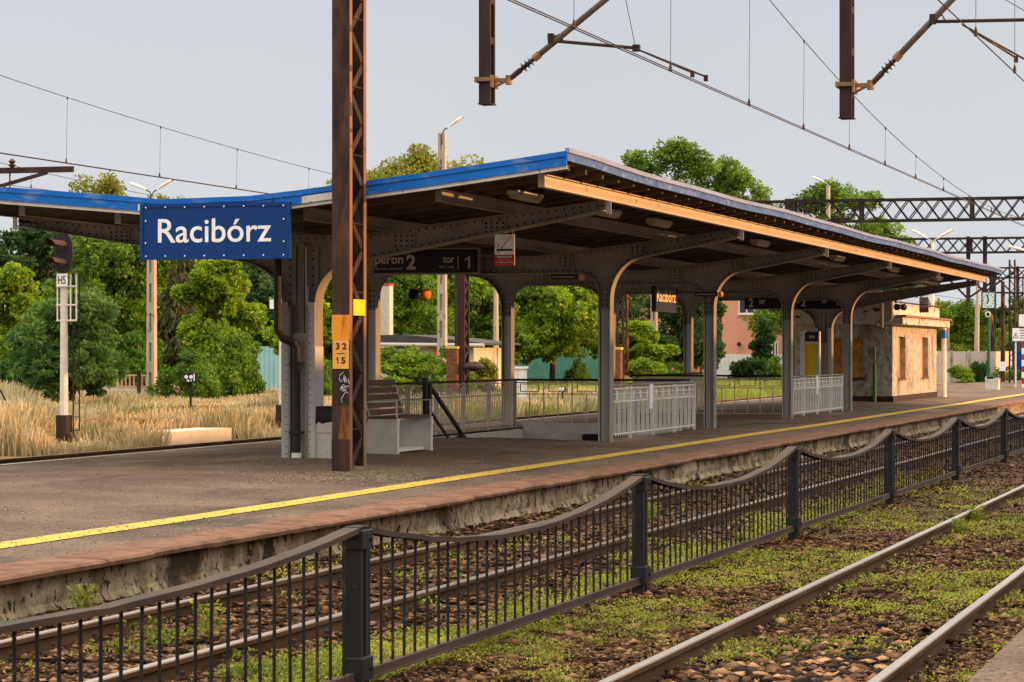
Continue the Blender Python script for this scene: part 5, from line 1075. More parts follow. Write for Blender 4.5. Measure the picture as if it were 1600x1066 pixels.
mb = MB(); mb.bar((x+.32, y, 1.0), (x+.3, y, 6), .1, .1); mb.build('orange_leg', M['rust'], r_); mb = MB(); mb.bbox(x-.2, x+.2, y-.7, y-.3, -.17, 2.02, .03); mb.build('brick_base', M['brick'], r_); mb = MB(); mb.bbox(x-.22, x+.22, y-.72, y-.28, 2.02, 2.12, .01); mb.build('yellow_cap', M['yellow'], r_)
lattice(1581.5, 135, 406, .26, 'dark laced mast at the right edge, between the clock and the warning sign')
r_ = lattice(1595, 190, 430, .3, 'faint lattice mast at the far right edge')
def pole(px0, y0, px1, y1, dep, r, label, m='rust'):
    d, t = G(px0, dep); d1, t1 = G(px1, dep); z0, z1 = EYE+(HY-y0)*dep/F, EYE+(HY-y1)*dep/F; rr_ = thing('track_pole', label, 'pole', (-d, t, z0)); mb = MB(); mb.tube([(-d, t, z0), (-d1, t1, z1)], [r*1.15, r*.85], 10); mb.build('shaft', M[m], rr_); return rr_
r_ = pole(1567, 600, 1567, 440, 142, .12, 'thick brown timber pole with a white plate, right of the clock'); x, y = r_.location.x, r_.location.y; mb = MB(); mb.box(x-.16, x+.16, y-.2, y-.17, .9, 1.4); mb.build('plate', M['signwhite'], r_)
mb = MB(); mb.bar((x-.6, y, 5.1), (x+1.2, y, 5.05), .12, .1); mb.bar((x-.4, y, 4.2), (x+1.0, y, 4.25), .1, .1); mb.build('crossarm', M['rustdark'], r_)
pole(1560, 592, 1549, 492, 160, .11, 'leaning dark timber pole just right of the clock post')
pole(1476, 597, 1476, 500, 150, .09, 'thin rusty pole right of the kiosk', 'rustdark'); pole(1481.5, 595, 1481.5, 500, 155, .07, 'second thin pole, just right of the thin rusty pole beside the kiosk', 'paint')
pole(1526.5, 580, 1528, 430, 170, .13, 'pale slender pole left of the clock', 'concpole'); pole(1524, 580, 1526, 470, 175, .1, 'pale slender pole touching the taller one left of the clock', 'concpole')
# white board with warning triangle and red-white post at the right edge
d, t = G(1593, 120); x = -d; P1 = 120/F; r_ = thing('warning_sign', 'white board with a warning triangle on a red and white post at the right edge', 'sign', (x, t, .2)); z0, z1 = EYE+(HY-533)*P1, EYE+(HY-513)*P1
mb = MB(); mb.bbox(x-11*P1, x+20*P1, t, t+.06, z0, z1, .01); mb.build('board', M['signwhite'], r_)
mb = MB(); c = x-6*P1; zc = (z0+z1)/2-.03; q = [(c-.12, zc-.1), (c+.12, zc-.1), (c, zc+.12)]
for a, b_ in zip(q, q[1:]+q[:1]): mb.bar((a[0], t-.006, a[1]), (b_[0], t-.006, b_[1]), .01, .02, (0, 1, 0))
mb.bar((c, t-.006, zc-.05), (c, t-.006, zc+.05), .02, .01, (0, 1, 0)); mb.build('triangle', M['black'], r_)
mb = MB()
for k, w_ in enumerate((.5, .42, .5, .36)): mb.box(x+.02, x+.02+w_, t-.006, t-.002, z1-.13-k*.11, z1-.10-k*.11)
mb.build('text_lines', M['signdark'], r_)
for k in range(8): mb = MB(); mb.tube([(x+.15, t+.1, .2+k*.27), (x+.15, t+.1, .2+(k+1)*.27)], .07, 10); mb.build('post_band', M['signred'] if k % 2 else M['signwhite'], r_)
mb = MB(); mb.tube([(x-.18, t+.1, .2), (x-.18, t+.1, z0)], .04, 8); mb.build('post', M['white'], r_)
mb = MB(); mb.bbox(x-.02, x+.7, t-.1, t+.1, z1+.08, z1+.62, .01); mb.build('upper_plate', M['signwhite'], r_)
d, t = G(1606, 150); r_ = thing('parked_railcar', 'dark blue rail vehicle end just entering at the right edge', 'rail vehicle', (-d, t, 0)); mb = MB(); mb.bbox(-d-.9, -d+1.9, t, t+9, .5, 2.9, .15); mb.build('body', M['signblue'], r_)
mb = MB(); mb.bbox(-d-.75, -d+1.75, t-.01, t+.1, 1.9, 2.5, .01); mb.build('windscreen', M['glass'], r_); mb = MB(); mb.bbox(-d-.8, -d+1.8, t-.05, t+8.8, .15, .6, .02); mb.build('underframe', M['rust'], r_)
# light signal mast
def signal(px, d, ytop, ybase, label, head_=True):
    t = T(px, d); x = -d; zt = Z(ytop, d, t); r_ = thing('signal_mast', label, 'railway signal', (x, t, -.17)); mb = MB()
    mb.tube([(x, t, .55), (x, t, zt)], [.085, .07], 12); mb.build('mast', M['mast'], r_); mb = MB(); mb.bbox(x-.13, x+.13, t-.13, t+.13, -.2, .62, .02); mb.build('foot', M['rustdark'], r_)
    mb = MB()
    for s in (.16, .30): mb.bar((x+s, t+.1, .1), (x+s, t+.1, zt+.0), .022, .022, (1, 0, 0))
    z = .3
    while z < zt-.2: mb.bar((x+.16, t+.1, z), (x+.30, t+.1, z), .016, .016); z += .28
    mb.build('ladder', M['black'], r_)
    mb = MB()
    for s in (-.14, .0, .16, .29): mb.bar((x+s, t-.02, zt-1.0), (x+s, t-.02, zt-.05), .025, .025, (1, 0, 0))
    for z in (zt-1.0, zt-.68, zt-.3): mb.bar((x-.16, t-.03, z), (x+.3, t-.03, z), .025, .035)
    mb.build('cage', M['mast'], r_)
    return r_, x, t, zt
r_, x, t, zt = signal(100, 24.6, 425, 700, 'white railway signal mast with black two-lamp head at the left')
mb = MB(); zc = zt+.38; N = 20; pts = [(x+.03+.22*math.copysign(abs(math.cos(a))**.75, math.cos(a)), zc+.42*math.copysign(abs(math.sin(a))**.8, math.sin(a))) for a in np.linspace(0, 2*math.pi, N, endpoint=False)]; mb.prism_xz(pts, t-.12, t-.08); mb.build('background_board', M['black'], r_)
mb = MB(); mb.bbox(x-.1, x+.14, t-.08, t+.12, zc-.35, zc+.35, .02); mb.build('lamp_housing', M['black'], r_)
for s in (.16, -.2):
    mb = MB(); z = zc+s; V = []; n = 9
    for j, (yy, rr_, dz) in enumerate(((t-.121, .12, 0), (t-.33, .13, -.0), (t-.5, .11, .02))):
        for k in range(n): a = R(-5+190*k/(n-1)); V.append((x+.02+rr_*math.cos(a)-.05*j, yy, z+rr_*.85*math.sin(a)+dz)); 
    mb.add(V, [(j*n+k, j*n+k+1, (j+1)*n+k+1, (j+1)*n+k) for j in range(2) for k in range(n-1)]); mb.build('hood', M['rust'], r_)
    mb = MB(); mb.lathe((x+.02, t-.125, z), [(.095, 0), (.08, -.02)], 12, 'Y'); mb.build('lens', M['glass'], r_)
mb = MB(); mb.box(x-.11, x+.13, t-.12, t-.10, zt-.30, zt-.04); mb.build('number_plate', M['signwhite'], r_); text('number', 'H5', (x+.01, t-.124, zt-.17), '-Y', .17, .17, M['signdark'], r_, .01)
r_, x, t, zt = signal(441, 24.2, 360, 690, 'white signal mast with ladder directly left of the first canopy column')
mb = MB(); mb.prism_xz([(x+.03+.22*math.cos(a), zt+.35+.4*math.sin(a)) for a in np.linspace(0, 2*math.pi, 16, endpoint=False)], t-.12, t-.08); mb.build('background_board', M['black'], r_)
mb = MB(); mb.bbox(x-.28, x-.0, t-.14, t-.12, 2.98, 3.2, .005); mb.build('number_plate', M['signwhite'], r_)
def dwarf(px, py, dep, w_, h_, label, post_):
    d, t = G(px, dep); x = -d; z = EYE+(HY-py)*dep/F; r_ = thing('dwarf_signal', label, 'railway signal', (x, t, -.17), 'small shunting signals'); mb = MB(); mb.bbox(x-w_/2, x+w_/2, t-.1, t+.1, z-h_/2, z+h_/2, .02); mb.build('signal_box', M['black'], r_)
    for u in (-.24, .16): mb = MB(); mb.lathe((x+u*w_, t-.101, z+.06*h_), [(.055, 0), (.055, -.015)], 12, 'Y'); mb.build('lens', M['signwhite'], r_)
    mb = MB(); mb.box(x-.2*w_, x+.0*w_, t-.106, t-.101, z-.36*h_, z-.2*h_); mb.box(x+.12*w_, x+.2*w_, t-.106, t-.101, z-.36*h_, z-.2*h_); mb.box(x+.36*w_, x+.45*w_, t-.106, t-.101, z-.3*h_, z+.35*h_); mb.build('marking', M['signwhite'], r_)
    mb = MB(); mb.tube([(x, t, -.17), (x, t, z-h_/2)], .035 if post_ else .09, 8); mb.build('post', M['black'], r_)
dwarf(298, 590, 76, .37, .31, 'small black shunting signal with two white lamps on a thin post in the dry grass', True)
dwarf(158, 669, 61, .34, .25, 'small black and white shunting signal low in the grass beside the signal mast', False)
dwarf(879, 608, 92, .2, .2, 'tiny black and white signal on the grass before the teal fence', True)
# white cabinet
d, t = G(811, 88); r_ = thing('equipment_cabinet', 'white trackside cabinet with flat lid right of the second rear column', 'cabinet', (-d, t, -.17)); mb = MB(); mb.bbox(-d-.24, -d+.22, t-.2, t+.2, -.17, 1.36, .015); mb.build('cabinet_body', M['white'], r_); mb = MB(); mb.bbox(-d-.28, -d+.26, t-.24, t+.24, 1.36, 1.43, .015); mb.build('lid', M['white'], r_); mb = MB(); mb.box(-d+.02, -d+.03, t-.206, t-.2, -.1, 1.3); mb.build('door_seam', M['paint'], r_)
# low concrete wall by the rear track, sand heap, stake
mb = MB(); mb.prism_xz([(-25.1, -.17), (-24.2, -.17), (-24.2, .14), (-25.1, .14)], 50.6, T(362, 24.2)); tag(mb.build('low_wall', M['concpale'], origin=(-24.6, 52, -.17)), 'low pale concrete wall beside the rear track in the dry grass', 'wall')
mb = MB(); n = 22; cx, cy = G(-8, 60); cx = -cx
for i in range(n+1):
    for j in range(n+1): u, v = i/n*2-1, j/n*2-1; rr_ = math.hypot(u, v); mb.v.append((cx+u*2.4, cy+v*2.4, -.2+max(0, .62*(1-rr_**1.6))+.05*float(fbm(u*3+5, v*3, 1.7, 5))*(rr_ < 1)))
for i in range(n):
    for j in range(n): a = i*(n+1)+j; mb.f.append((a, a+n+1, a+n+2, a+1)); mb.m.append(0)
tag(mb.build('sand_heap', M['sand'], origin=(cx, cy, -.17), smooth=True), 'orange sand heap at the left edge beside the rear track', 'sand', kind='stuff')
d, t = G(0, 58); d1, t1 = G(44, 58); mb = MB(); mb.tube([(-d, t, 1.1), (-d1, t1, -.15)], .02, 8); tag(mb.build('stake', M['black'], origin=(-d, t, 0)), 'thin black leaning stake at the left edge above the sand heap', 'stake')
# ------------------------------------------------------------------ far walls and buildings
def flatwall(name, label, cat, px0, px1, dep0, dep1, ztop, m, th=.1, ribs=0, z0=-.17, posts=0):
    d0, t0 = G(px0, dep0); d1, t1 = G(px1, dep1); p0, p1 = Vector((-d0, t0, 0)), Vector((-d1, t1, 0)); L = (p1-p0).length; u = (p1-p0)/L
    root = thing(name, label, cat, (p0.x, p0.y, z0)); mb = MB(); mb.bar(p0+Vector((0, 0, (z0+ztop)/2)), p1+Vector((0, 0, (z0+ztop)/2)), th, ztop-z0)
    n = Vector((u.y, -u.x, 0)); n = n if n.y < 0 else -n
    if ribs:
        s = ribs/2
        while s < L: c = p0+u*s+n*(th/2+.012); mb.bar((c.x, c.y, z0), (c.x, c.y, ztop+.01), ribs*.45, .03, (u.x, u.y, 0)) if False else mb.bar((c.x, c.y, z0), (c.x, c.y, ztop+.01), .03, ribs*.4, (u.x, u.y, 0)); s += ribs
    mb.build('sheeting' if ribs else 'panel', m, root)
    if posts:
        k = int(L/posts)
        for i in range(k+1): c = p0+u*(L*i/k)+n*(th/2+.03); mb = MB(); mb.bar((c.x, c.y, z0), (c.x, c.y, ztop+.05), .16, .14, (u.x, u.y, 0)); mb.build('post', M['concpole'], root)
    return root, p0, p1, u, n
flatwall('sheet_fence', 'teal corrugated sheet fence under the big tree behind the arches', 'fence', 792, 962, 158, 158, 2.5, M['teal'], .06, .3, posts=0)
flatwall('sheet_fence', 'pale blue corrugated sheet fence left of the first canopy column', 'fence', 398, 500, 140, 140, 2.2, M['cyan'], .06, .25)
flatwall('sheet_fence', 'grey blue sheet fence at the foot of the salmon building', 'fence', 1098, 1245, 185, 185, 1.75, M['skyfence'], .06, .3)
flatwall('boundary_wall', 'long pale concrete slab wall under the trees at right, behind the clock', 'wall', 1455, 1640, 150, 168, 1.95, M['concpale'], .15, posts=2.6)
# concrete balustrade fence at left
dep = 111.5; d0, t0 = G(98, dep); d1, t1 = G(262, dep); p0, p1 = Vector((-d0, t0, 0)), Vector((-d1, t1, 0)); L = (p1-p0).length; u = (p1-p0)/L
root = thing('balustrade_fence', 'orange-pink concrete balustrade fence in front of the bushes at left', 'fence', (p0.x, p0.y, -.17)); P = lambda s, z: (p0.x+u.x*s, p0.y+u.y*s, z)
mb = MB(); mb.bar(P(0, .12), P(L, .12), .08, .58); mb.build('lower_slab', M['concpale'], root); mb = MB()
for z in (.94, .46): mb.bar(P(0, z), P(L, z), .08, .07)
s = .1
while s < L: mb.bar(P(s, .46), P(s, .94), .06, .06, (u.x, u.y, 0)); s += .17
mb.build('baluster_panel', mat('pink concrete', [(.42,.24,.15),(.55,.34,.23)], 3, .9, bump=.1), root)
for s in np.arange(.6, L, 2.6): mb = MB(); mb.bar(P(s, -.17), P(s, 1.12), .15, .15, (u.x, u.y, 0)); mb.build('post', M['rust'], root)
# shed
d, t = G(668, 116); root = thing('low_shed', 'long low shed with flat grey roof and pale gutter behind the bushes', 'building', (-d, t, -.17)); x0, x1 = -G(560, 116)[0], -G(747, 116)[0]; y0 = t
mb = MB(); mb.box(x0, x1, y0, y0+5, -.17, 2.1); mb.build('wall', M['concpale'], root); mb = MB(); mb.prism_xz([(x0-.3, 2.22), (x1+.55, 2.22), (x1+.55, 2.3), (x1-1.4, 2.52), (x1-3.2, 2.68), (x0-.3, 2.62)], y0-.35, y0+5.3); mb.build('roof', M['tar'], root)
mb = MB(); mb.tube([(x0-.3, y0-.42, 2.26), (x1+.6, y0-.42, 2.2)], .08, 8); mb.build('gutter', M['paintlight'], root); mb = MB(); mb.box(-G(678, 116)[0], -G(724, 116)[0], y0-.01, y0+.02, 1.2, 2.1); mb.build('door', M['panelor'], root); 
# salmon building
def block(label, px0, px1, dep, zt, m, wins, side=14, cat='building'):
    d0, t = G(px0, dep); d1, _ = G(px1, dep); x0, x1 = -d0, -d1; root = thing('apartment_building', label, cat, ((x0+x1)/2, t, -.17)); mb = MB(); mb.box(x0, x1, t, t+side, -.17, zt); mb.build('wall', M[m], root)
    mb = MB(); mb.bbox(x0-.3, x1+.3, t-.3, t+side+.3, zt, zt+.3, .05); mb.build('roof', M['tar'], root); s = dep/F
    for (a, b_, ya, yb) in wins:
        xa, xb = -D(a, t), -D(b_, t); za, zb = EYE+(HY-yb)*s, EYE+(HY-ya)*s; mb = MB(); f = .09
        mb.box(xa-f, xb+f, t-.06, t-.002, zb, zb+f); mb.box(xa-f, xb+f, t-.06, t-.002, za-f, za); mb.box(xa-f, xa, t-.06, t-.002, za, zb); mb.box(xb, xb+f, t-.06, t-.002, za, zb); mb.box((xa+xb)/2-.05, (xa+xb)/2+.05, t-.05, t-.002, za, zb); mb.box(xa-f*2, xb+f*2, t-.16, t-.062, za-f*2, za-f)
        w_ = mb.build('window', M['white'], root); mb = MB(); mb.box(xa, xb, t-.03, t-.001, za, zb); mb.build('pane', M['glass'], w_)
    return root
rb = block('salmon pink apartment building with white framed windows seen through the third arch', 1128, 1262, 200, 9.5, 'pink', [(1156, 1178, 466, 489), (1190, 1210, 466, 489), (1208, 1214.5, 536, 556), (1156, 1178, 410, 432), (1190, 1210, 410, 432)])
mb = MB(); t = rb.location.y; mb.lathe((-D(1156, t), t-.4, 2.5), [(.16, 0), (.12, .35)], 10, 'Y'); mb.build('vent', M['rustdark'], rb)
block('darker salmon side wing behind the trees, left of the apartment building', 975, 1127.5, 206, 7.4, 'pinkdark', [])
# unseen block added on the near side, throws the evening shadow over the platforms
r_ = thing('shadow_block', 'unseen two-storey block added beside the near platform to throw the evening shadow', 'building', (20, 20, .2)); HB = 6.45
mb = MB(); mb.box(14, 26, -40, 88, .2, HB); mb.build('wall', M['render'], r_); mb = MB(); mb.bbox(13.6, 26.4, -40.4, 88.4, HB, HB+.3, .05); mb.build('roof', M['tar'], r_)
for y in np.arange(-34, 78, 6.0):
    for z in (1.2, 4.4): mb = MB(); mb.box(13.97, 13.995, y, y+1.4, z, z+1.9); mb.build('window', M['glass'], r_)
# ------------------------------------------------------------------ trees
def crown_leaves(H, W, n, leaf, kind, seed):
    r = np.random.default_rng(seed); zc0 = H*(.12 if kind in ('bush', 'sumac') else .3 if seed == 161 else .2)
    nl = {'broad': 44, 'bush': 16, 'conifer': 60, 'sumac': 46, 'airy': 44, 'cone': 30}[kind]; C, Rr = [], []
    for k in range(nl):
        a = r.uniform(0, 6.28); v = r.uniform(0, 1)
        if kind in ('conifer', 'cone'): z = zc0+(H-zc0)*v*.96; rad = (W/2)*(1-v)**.75*(.85 if kind == 'cone' else 1)*r.uniform(.45, 1); lr = W*.13*(1-v*.6)
        elif kind == 'bush': z = H*(.1+.72*v); rad = (W/2)*math.sqrt(max(.05, 1-(v*.95)**2))*r.uniform(.25, .85); lr = W*r.uniform(.13, .24)
        else:
            v = (.02 if kind == 'sumac' else .08)+.9*v; z = zc0+(H-zc0)*v*.93; e_ = math.sqrt(max(.03, 1-((v-.42)/.60)**2)); rad = (W/2)*e_*r.uniform(.1, .98); lr = W*r.uniform(.09, .17)*(1.1-.3*v)
        C.append((rad*math.cos(a), rad*math.sin(a), z)); Rr.append(lr)
    C, Rr = np.array(C), np.array(Rr); Pm = Rr**2/np.sum(Rr**2); idx = r.choice(nl, n, p=Pm); U = r.normal(0, 1, (n, 3)); U /= np.linalg.norm(U, axis=1)[:, None]
    # sub-clumps keep the surface uneven
    nc = 14; sub = r.normal(0, 1, (nl, nc, 3)); sub /= np.linalg.norm(sub, axis=2)[:, :, None]; si = r.integers(0, nc, n)
    if kind == 'airy': q = .55
    else: q = .8
    pos = C[idx] + sub[idx, si]*(Rr[idx]*q)[:, None]*r.uniform(.55, 1.25, (nl, nc))[idx, si][:, None] + U*(Rr[idx]*(.34 if kind != 'airy' else .42)*r.uniform(.1, 1, n)**.5)[:, None]*np.array([1, 1, .62 if kind != 'conifer' else 1.5])
    s = leaf*r.uniform(.6, 1.35, n)[:, None]
    if kind == 'conifer': ax = np.stack([r.normal(0, .35, n), r.normal(0, .35, n), -np.ones(n)], 1)
    elif kind == 'sumac': ax = U*np.array([1, 1, .5])+sub[idx, si]*.9-np.array([0, 0, .25])
    else: ax = U*.8+np.stack([np.zeros(n), np.zeros(n), -.25*np.ones(n)], 1)
    ax /= np.linalg.norm(ax, axis=1)[:, None]; v = np.cross(ax, r.normal(0, 1, (n, 3))); v /= np.linalg.norm(v, axis=1)[:, None]
    wv = .22 if kind == 'sumac' else .24 if kind == 'conifer' else .36
    L = s*(1.7 if kind == 'conifer' else 1.25 if kind == 'sumac' else 1)
    return np.stack([pos, pos+ax*L*.5+v*s*wv, pos+ax*L, pos+ax*L*.5-v*s*wv], 1).reshape(-1, 3), C
PROTO = {}
def tree(name, label, px, dep, ytop, wpx, kind, m, cat='tree', group=None, n=20000, leaf=.24, seed=1, base=-.17, far=True):
    d, t = G(px, dep); s = dep/F; H = (EYE+(HY-ytop)*s)-base; W = wpx*s*1.12; n = int(n*1.8); leaf = leaf*.76; key = (kind, m, seed, n)
    if key not in PROTO:
        H0, W0 = H, W; V, C = crown_leaves(H0, W0, n, leaf, kind, seed*13+5)
        root = thing(name, label, cat, (0, 0, 0), group); mb = MB(); r = random.Random(seed); k = .35 if kind != 'bush' else .12
        tr = max(.06, H0*.022) if kind not in ('bush',) else .04
        if kind == 'bush':
            for q in range(5): a = r.uniform(0, 6.28); mb.tube([(0, 0, -.1), (math.cos(a)*W0*.12, math.sin(a)*W0*.12, H0*.3), (math.cos(a)*W0*.25, math.sin(a)*W0*.25, H0*.62)], [tr, tr*.7, tr*.3], 6)
        else:
            mb.tube([(0, 0, -.15), (H0*.008, 0, H0*.2), (-H0*.01, H0*.01, H0*.45), (0, 0, H0*.86)], [tr*1.35, tr, tr*.7, tr*.15], 9)
            for c in C[::2]:
                z0 = min(c[2]*.75, H0*.62); mb.tube([(0, 0, z0*.8), (c[0]*.45, c[1]*.45, z0*.8+(c[2]-z0*.8)*.55), (c[0]*.9, c[1]*.9, c[2])], [tr*.42, tr*.25, tr*.08], 5)
        mb.build('stems' if kind == 'bush' else 'trunk', M['bark'], root); fast_mesh('crown' if kind != 'bush' else 'foliage', V, 4, M[m], root)
        root.location = (-d, t, base); ORG[root.name] = root.location.copy(); PROTO[key] = (root, H0, W0); return root
    r0, H0, W0 = PROTO[key]; c = copy_thing(r0, (-d, t, base), label, rotz=(px*.37) % 6.28, scale=(W/W0, W/W0, H/H0)); c.name = name; c['category'] = cat
    if group: c['group'] = group
    return c
TR = [
 ('broadleaf_tree', 'yellow-green tree at the left edge', 5, 122, 402, 125, 'broad', 'leafC', 1, 20000, .26),
 ('broadleaf_tree', 'dark green feathery tree behind the left signal mast', 62, 150, 343, 190, 'airy', 'leafB', 2, 22000, .3),
 ('sumac_tree', 'tall feathery sumac in front of the left trees, around the white signal mast', 112, 96, 440, 150, 'sumac', 'leafE', 3, 22000, .2),
 ('sumac_tree', 'lower feathery shrub tree left of the sumac', 52, 103, 500, 100, 'sumac', 'leafE', 33, 13000, .2),
 ('broadleaf_tree', 'broad bright green tree under the left canopy wing', 180, 137, 345, 235, 'broad', 'leafA', 4, 26000, .27),
 ('broadleaf_tree', 'thin olive treetop showing above the left roof edge', 158, 160, 258, 190, 'airy', 'leafF', 5, 16000, .25),
 ('broadleaf_tree', 'small treetop between the olive treetop and the two-headed lamp, at the roof edge', 268, 158, 290, 120, 'airy', 'leafF', 5, 16000, .25),
 ('conifer_tree', 'dark drooping conifer right of the concrete lamp post below the big sign', 288, 126, 372, 105, 'conifer', 'leafD', 6, 24000, .27),
 ('conifer_tree', 'second dark conifer just left of the lamp post below the big sign', 225, 140, 400, 90, 'conifer', 'leafD', 6, 24000, .27),
 ('broadleaf_tree', 'bright yellow-green tree below the right end of the big blue sign', 345, 119, 392, 120, 'broad', 'leafC', 7, 20000, .24),
 ('broadleaf_tree', 'dark tree behind the yellow-green one, left of the first column', 405, 150, 385, 160, 'broad', 'leafB', 8, 20000, .27),
 ('broadleaf_tree', 'light green tree between the first column and the rusty mast', 500, 128, 400, 150, 'broad', 'leafC', 1, 20000, .26),
 ('broadleaf_tree', 'wide golden green treetop above the roof right of the rusty mast', 655, 165, 222, 330, 'airy', 'leafF', 9, 34000, .3),
 ('broadleaf_tree', 'second golden treetop, directly right of the rusty mast above the roof', 600, 168, 240, 220, 'airy', 'leafF', 9, 34000, .3),
 ('broadleaf_tree', 'lower right shoulder of the treetops above the roof in the middle', 1128, 236, 243, 200, 'airy', 'leafA', 13, 38000, .3),
 ('broadleaf_tree', 'small treetop at the roof edge just left of the rusty mast', 515, 160, 272, 110, 'airy', 'leafA', 10, 9000, .28),
 ('broadleaf_tree', 'green tree in the left half of the first arch', 625, 142, 405, 170, 'broad', 'leafA', 4, 26000, .27),
 ('broadleaf_tree', 'green tree in the right half of the first arch', 752, 146, 400, 150, 'broad', 'leafA', 11, 20000, .27),
 ('conifer_tree', 'dark conifer between the two green trees of the first arch', 700, 150, 395, 90, 'conifer', 'leafD', 6, 24000, .27),
 ('broadleaf_tree', 'large bright tree with spreading limbs before the teal fence', 862, 150, 420, 175, 'broad', 'leafC', 12, 26000, .26),
 ('broadleaf_tree', 'bright leafy tree right of the first front column', 1000, 146, 500, 90, 'broad', 'leafC', 7, 20000, .24),
 ('broadleaf_tree', 'dark rounded tree behind the small hanging name sign', 1062, 152, 432, 125, 'broad', 'leafB', 8, 20000, .27),
 ('broadleaf_tree', 'large green tree rising above the roof in the middle of the photo', 1055, 232, 213, 270, 'airy', 'leafA', 13, 38000, .3),
 ('broadleaf_tree', 'tree beside the pink building, in the arch right of the second front column', 1096, 156, 440, 62, 'broad', 'leafB', 8, 20000, .27),
 ('cone_tree', 'pointed dark green tree before the salmon building', 1192, 168, 488, 50, 'cone', 'leafB', 14, 14000, .27),
 ('broadleaf_tree', 'tree rising above the roof behind the nearer distant gantry', 1300, 190, 280, 250, 'airy', 'leafA', 13, 38000, .3),
 ('broadleaf_tree', 'dense tree directly right of the kiosk', 1508, 205, 468, 110, 'broad', 'leafA', 4, 26000, .27),
 ('broadleaf_tree', 'dark tree behind the clock', 1560, 215, 480, 90, 'broad', 'leafB', 2, 20000, .27),
 ('broadleaf_tree', 'tree at the far right edge behind the laced mast', 1605, 210, 462, 90, 'broad', 'leafA', 11, 20000, .27),
 ('broadleaf_tree', 'tree behind the kiosk roof', 1450, 220, 470, 90, 'broad', 'leafF', 15, 14000, .3),
]
FI = [(-15, 185, 392, 190, 'B'), (110, 190, 398, 200, 'A'), (235, 186, 402, 190, 'B'), (340, 180, 400, 170, 'A'), (450, 184, 398, 190, 'B'), (560, 182, 405, 190, 'A'), (680, 186, 410, 190, 'B'), (800, 188, 415, 190, 'A'), (925, 184, 425, 170, 'B'), (1000, 240, 430, 150, 'A'), (1480, 260, 490, 120, 'B'), (1580, 262, 488, 130, 'A')]
for k, (px, dep, yt, wp, q) in enumerate(FI):
    TR.append(('broadleaf_tree', 'dark backmost tree of the row behind the station, number %s counted from the left edge' % ['one','two','three','four','five','six','seven','eight','nine','ten','eleven','twelve'][k], px, dep, yt, wp, 'broad', 'leaf'+q, 21, 16000, .36))
for nm, lab, px, dep, yt, wp, kd, m, sd, n, lf in TR: tree(nm, lab, px, dep, yt, wp, kd, m, 'tree', 'trees behind the station', n, lf, sd)
BU = [(200, 121, 527, 130, 'leafA', 'green bush above the balustrade fence'), (22, 112, 520, 110, 'leafC', 'yellow-green bush at the left edge'), (290, 108, 552, 95, 'leafA', 'dark bush beside the shunting signal'), (372, 112, 530, 92, 'leafA', 'bush in front of the pale blue fence'),
      (345, 116, 505, 90, 'leafC', 'light bush below the yellow-green tree'), (148, 116, 535, 90, 'leafC', 'light bush at the left end of the balustrade fence'), (490, 112, 560, 80, 'leafA', 'bush between the first column and the mast'), (632, 104, 545, 118, 'leafC', 'leafy bush before the low shed, left one'), (704, 106, 550, 90, 'leafA', 'leafy bush before the low shed, between the poles'),
      (752, 110, 565, 60, 'leafF', 'olive bush at the right end of the low shed'), (1010, 135, 562, 75, 'leafC', 'bush behind the black handrail, right of the brick base'), (1060, 138, 570, 80, 'leafA', 'bush left of the last rear column'), (1174, 158, 556, 56, 'leafB', 'dark bush left of the pointed tree'), (1215, 160, 560, 50, 'leafA', 'bush right of the pointed tree'),
      (1500, 140, 572, 45, 'leafC', 'yellow-green bush before the slab wall, right of the kiosk'), (1530, 143, 562, 32, 'leafB', 'dark bush left of the clock post'), (1575, 150, 575, 60, 'leafA', 'bush behind the laced mast at right'), (1490, 190, 540, 60, 'leafC', 'light bush above the slab wall near the kiosk'), (1545, 190, 530, 60, 'leafA', 'bush above the slab wall behind the clock'), (1600, 190, 525, 60, 'leafC', 'light bush above the slab wall at the right edge'), (560, 108, 560, 70, 'leafA', 'bush behind the rusty mast'), (900, 150, 565, 40, 'leafA', 'low bush at the teal fence')]
sds = {'leafA': 51, 'leafC': 52, 'leafB': 53, 'leafF': 54}
for px, dep, yt, wp, m, lab in BU: tree('leafy_bush', lab, px, dep, yt, wp, 'bush', m, 'bush', 'bushes behind the station', 9000, .2, sds[m])
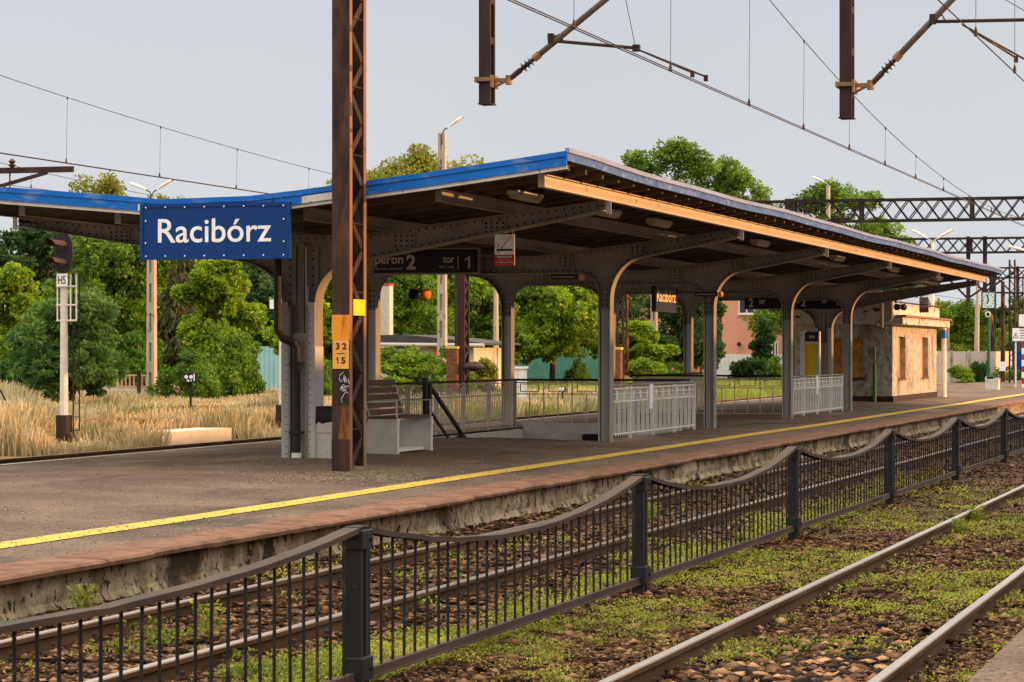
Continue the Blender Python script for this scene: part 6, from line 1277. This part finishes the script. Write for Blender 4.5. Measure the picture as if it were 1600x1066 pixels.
# woodland mass far behind everything, and hills of foliage left over
# ------------------------------------------------------------------ grass fields
def blades(name, n, dep0, dep1, px0, px1, dens, hfun, m, label, wd=.03):
    dep = rng.uniform(dep0, dep1, n); px = rng.uniform(px0, px1, n); a = np.arctan((px-800)/F); r = dep/np.cos(a); b = TH-a; d, t = r*np.sin(b), r*np.cos(b)
    k = (d > 22.9) & ((d > 25.2) | (t > 58.4) | (t < 51.2)) & (rng.uniform(0, 1, n) < dens(d, t, px, dep)) & ((d < 26.4) | (d > 28.6) | (t < 60)); d, t, px, dep = d[k], t[k], px[k], dep[k]; n = len(d)
    h = hfun(d, t, px, dep)*rng.uniform(.45, 1.15, n); an = rng.uniform(0, 6.28, n); w_ = wd*rng.uniform(.6, 1.4, n); lx, ly = rng.normal(0, .22, n)*h, rng.normal(0, .22, n)*h
    B = np.stack([-d, t, np.full(n, -.18)], 1); o = np.stack([np.cos(an)*w_, np.sin(an)*w_, np.zeros(n)], 1); T_ = B+np.stack([lx, ly, h], 1)
    V = np.stack([B-o*.5, B+o*.5, T_+o*.35, T_-o*.35], 1).reshape(-1, 3)
    return tag(fast_mesh(name, V, 4, m, org=(-float(d.mean()), float(t.mean()), -.17)), label, 'grass', kind='stuff')
patch = lambda d, t, s=.25, sd=81: fbm(d, t, s, sd)
blades('dry_grass', 260000, 53, 136, -30, 620, lambda d, t, px, dep: .35+.65*sm(patch(d, t), .32, .5), lambda d, t, px, dep: (.26+.42*sm(patch(d, t, .35, 83), .45, .75))*(1-.3*sm(dep, 75, 105))+.6*sm(90-px, 0, 80), M['hay'], 'tall dry straw-coloured grass filling the field at left behind the rear track')
blades('green_grass', 130000, 55, 130, -30, 620, lambda d, t, px, dep: sm(patch(d, t, .3, 91), .54, .7)*.7, lambda d, t, px, dep: (.26+.28*patch(d, t, .5, 93))*(1-.45*sm(dep, 75, 105)), M['meadow'], 'green stems mixed into the dry grass field at left')
blades('russet_weeds', 60000, 54, 84, -30, 470, lambda d, t, px, dep: sm(patch(d, t, .45, 191), .48, .6)*(1-sm(d, 27, 34)), lambda d, t, px, dep: .3+.3*patch(d, t, .5, 193), M['russet'], 'reddish brown weed stems in the field beside the rear track', .03)
blades('meadow_grass', 120000, 66, 170, 600, 1260, lambda d, t, px, dep: .9*np.ones_like(d), lambda d, t, px, dep: .28+.3*patch(d, t, .5, 95), M['meadow'], 'light green grass behind the railings in the middle', .04)
blades('meadow_hay', 70000, 66, 120, 580, 960, lambda d, t, px, dep: sm(patch(d, t, .3, 97), .42, .55), lambda d, t, px, dep: .35+.3*patch(d, t, .5, 99), M['hay'], 'dry grass patches behind the railings near the white cabinet', .035)
blades('far_grass', 30000, 132, 165, 1455, 1620, lambda d, t, px, dep: .8*np.ones_like(d), lambda d, t, px, dep: .3+.3*patch(d, t, .5, 95), M['meadow'], 'green grass verge before the slab wall at right', .05)
mb = MB(); d0, t0 = G(150, 100); d1, t1 = G(455, 108); mb.bar((-d0, t0, -.1), (-d1, t1, -.1), .5, .22); tag(mb.build('kerb_wall', M['concpale'], origin=(-d0, t0, -.17)), 'thin pale kerb running across the dry grass field', 'kerb')
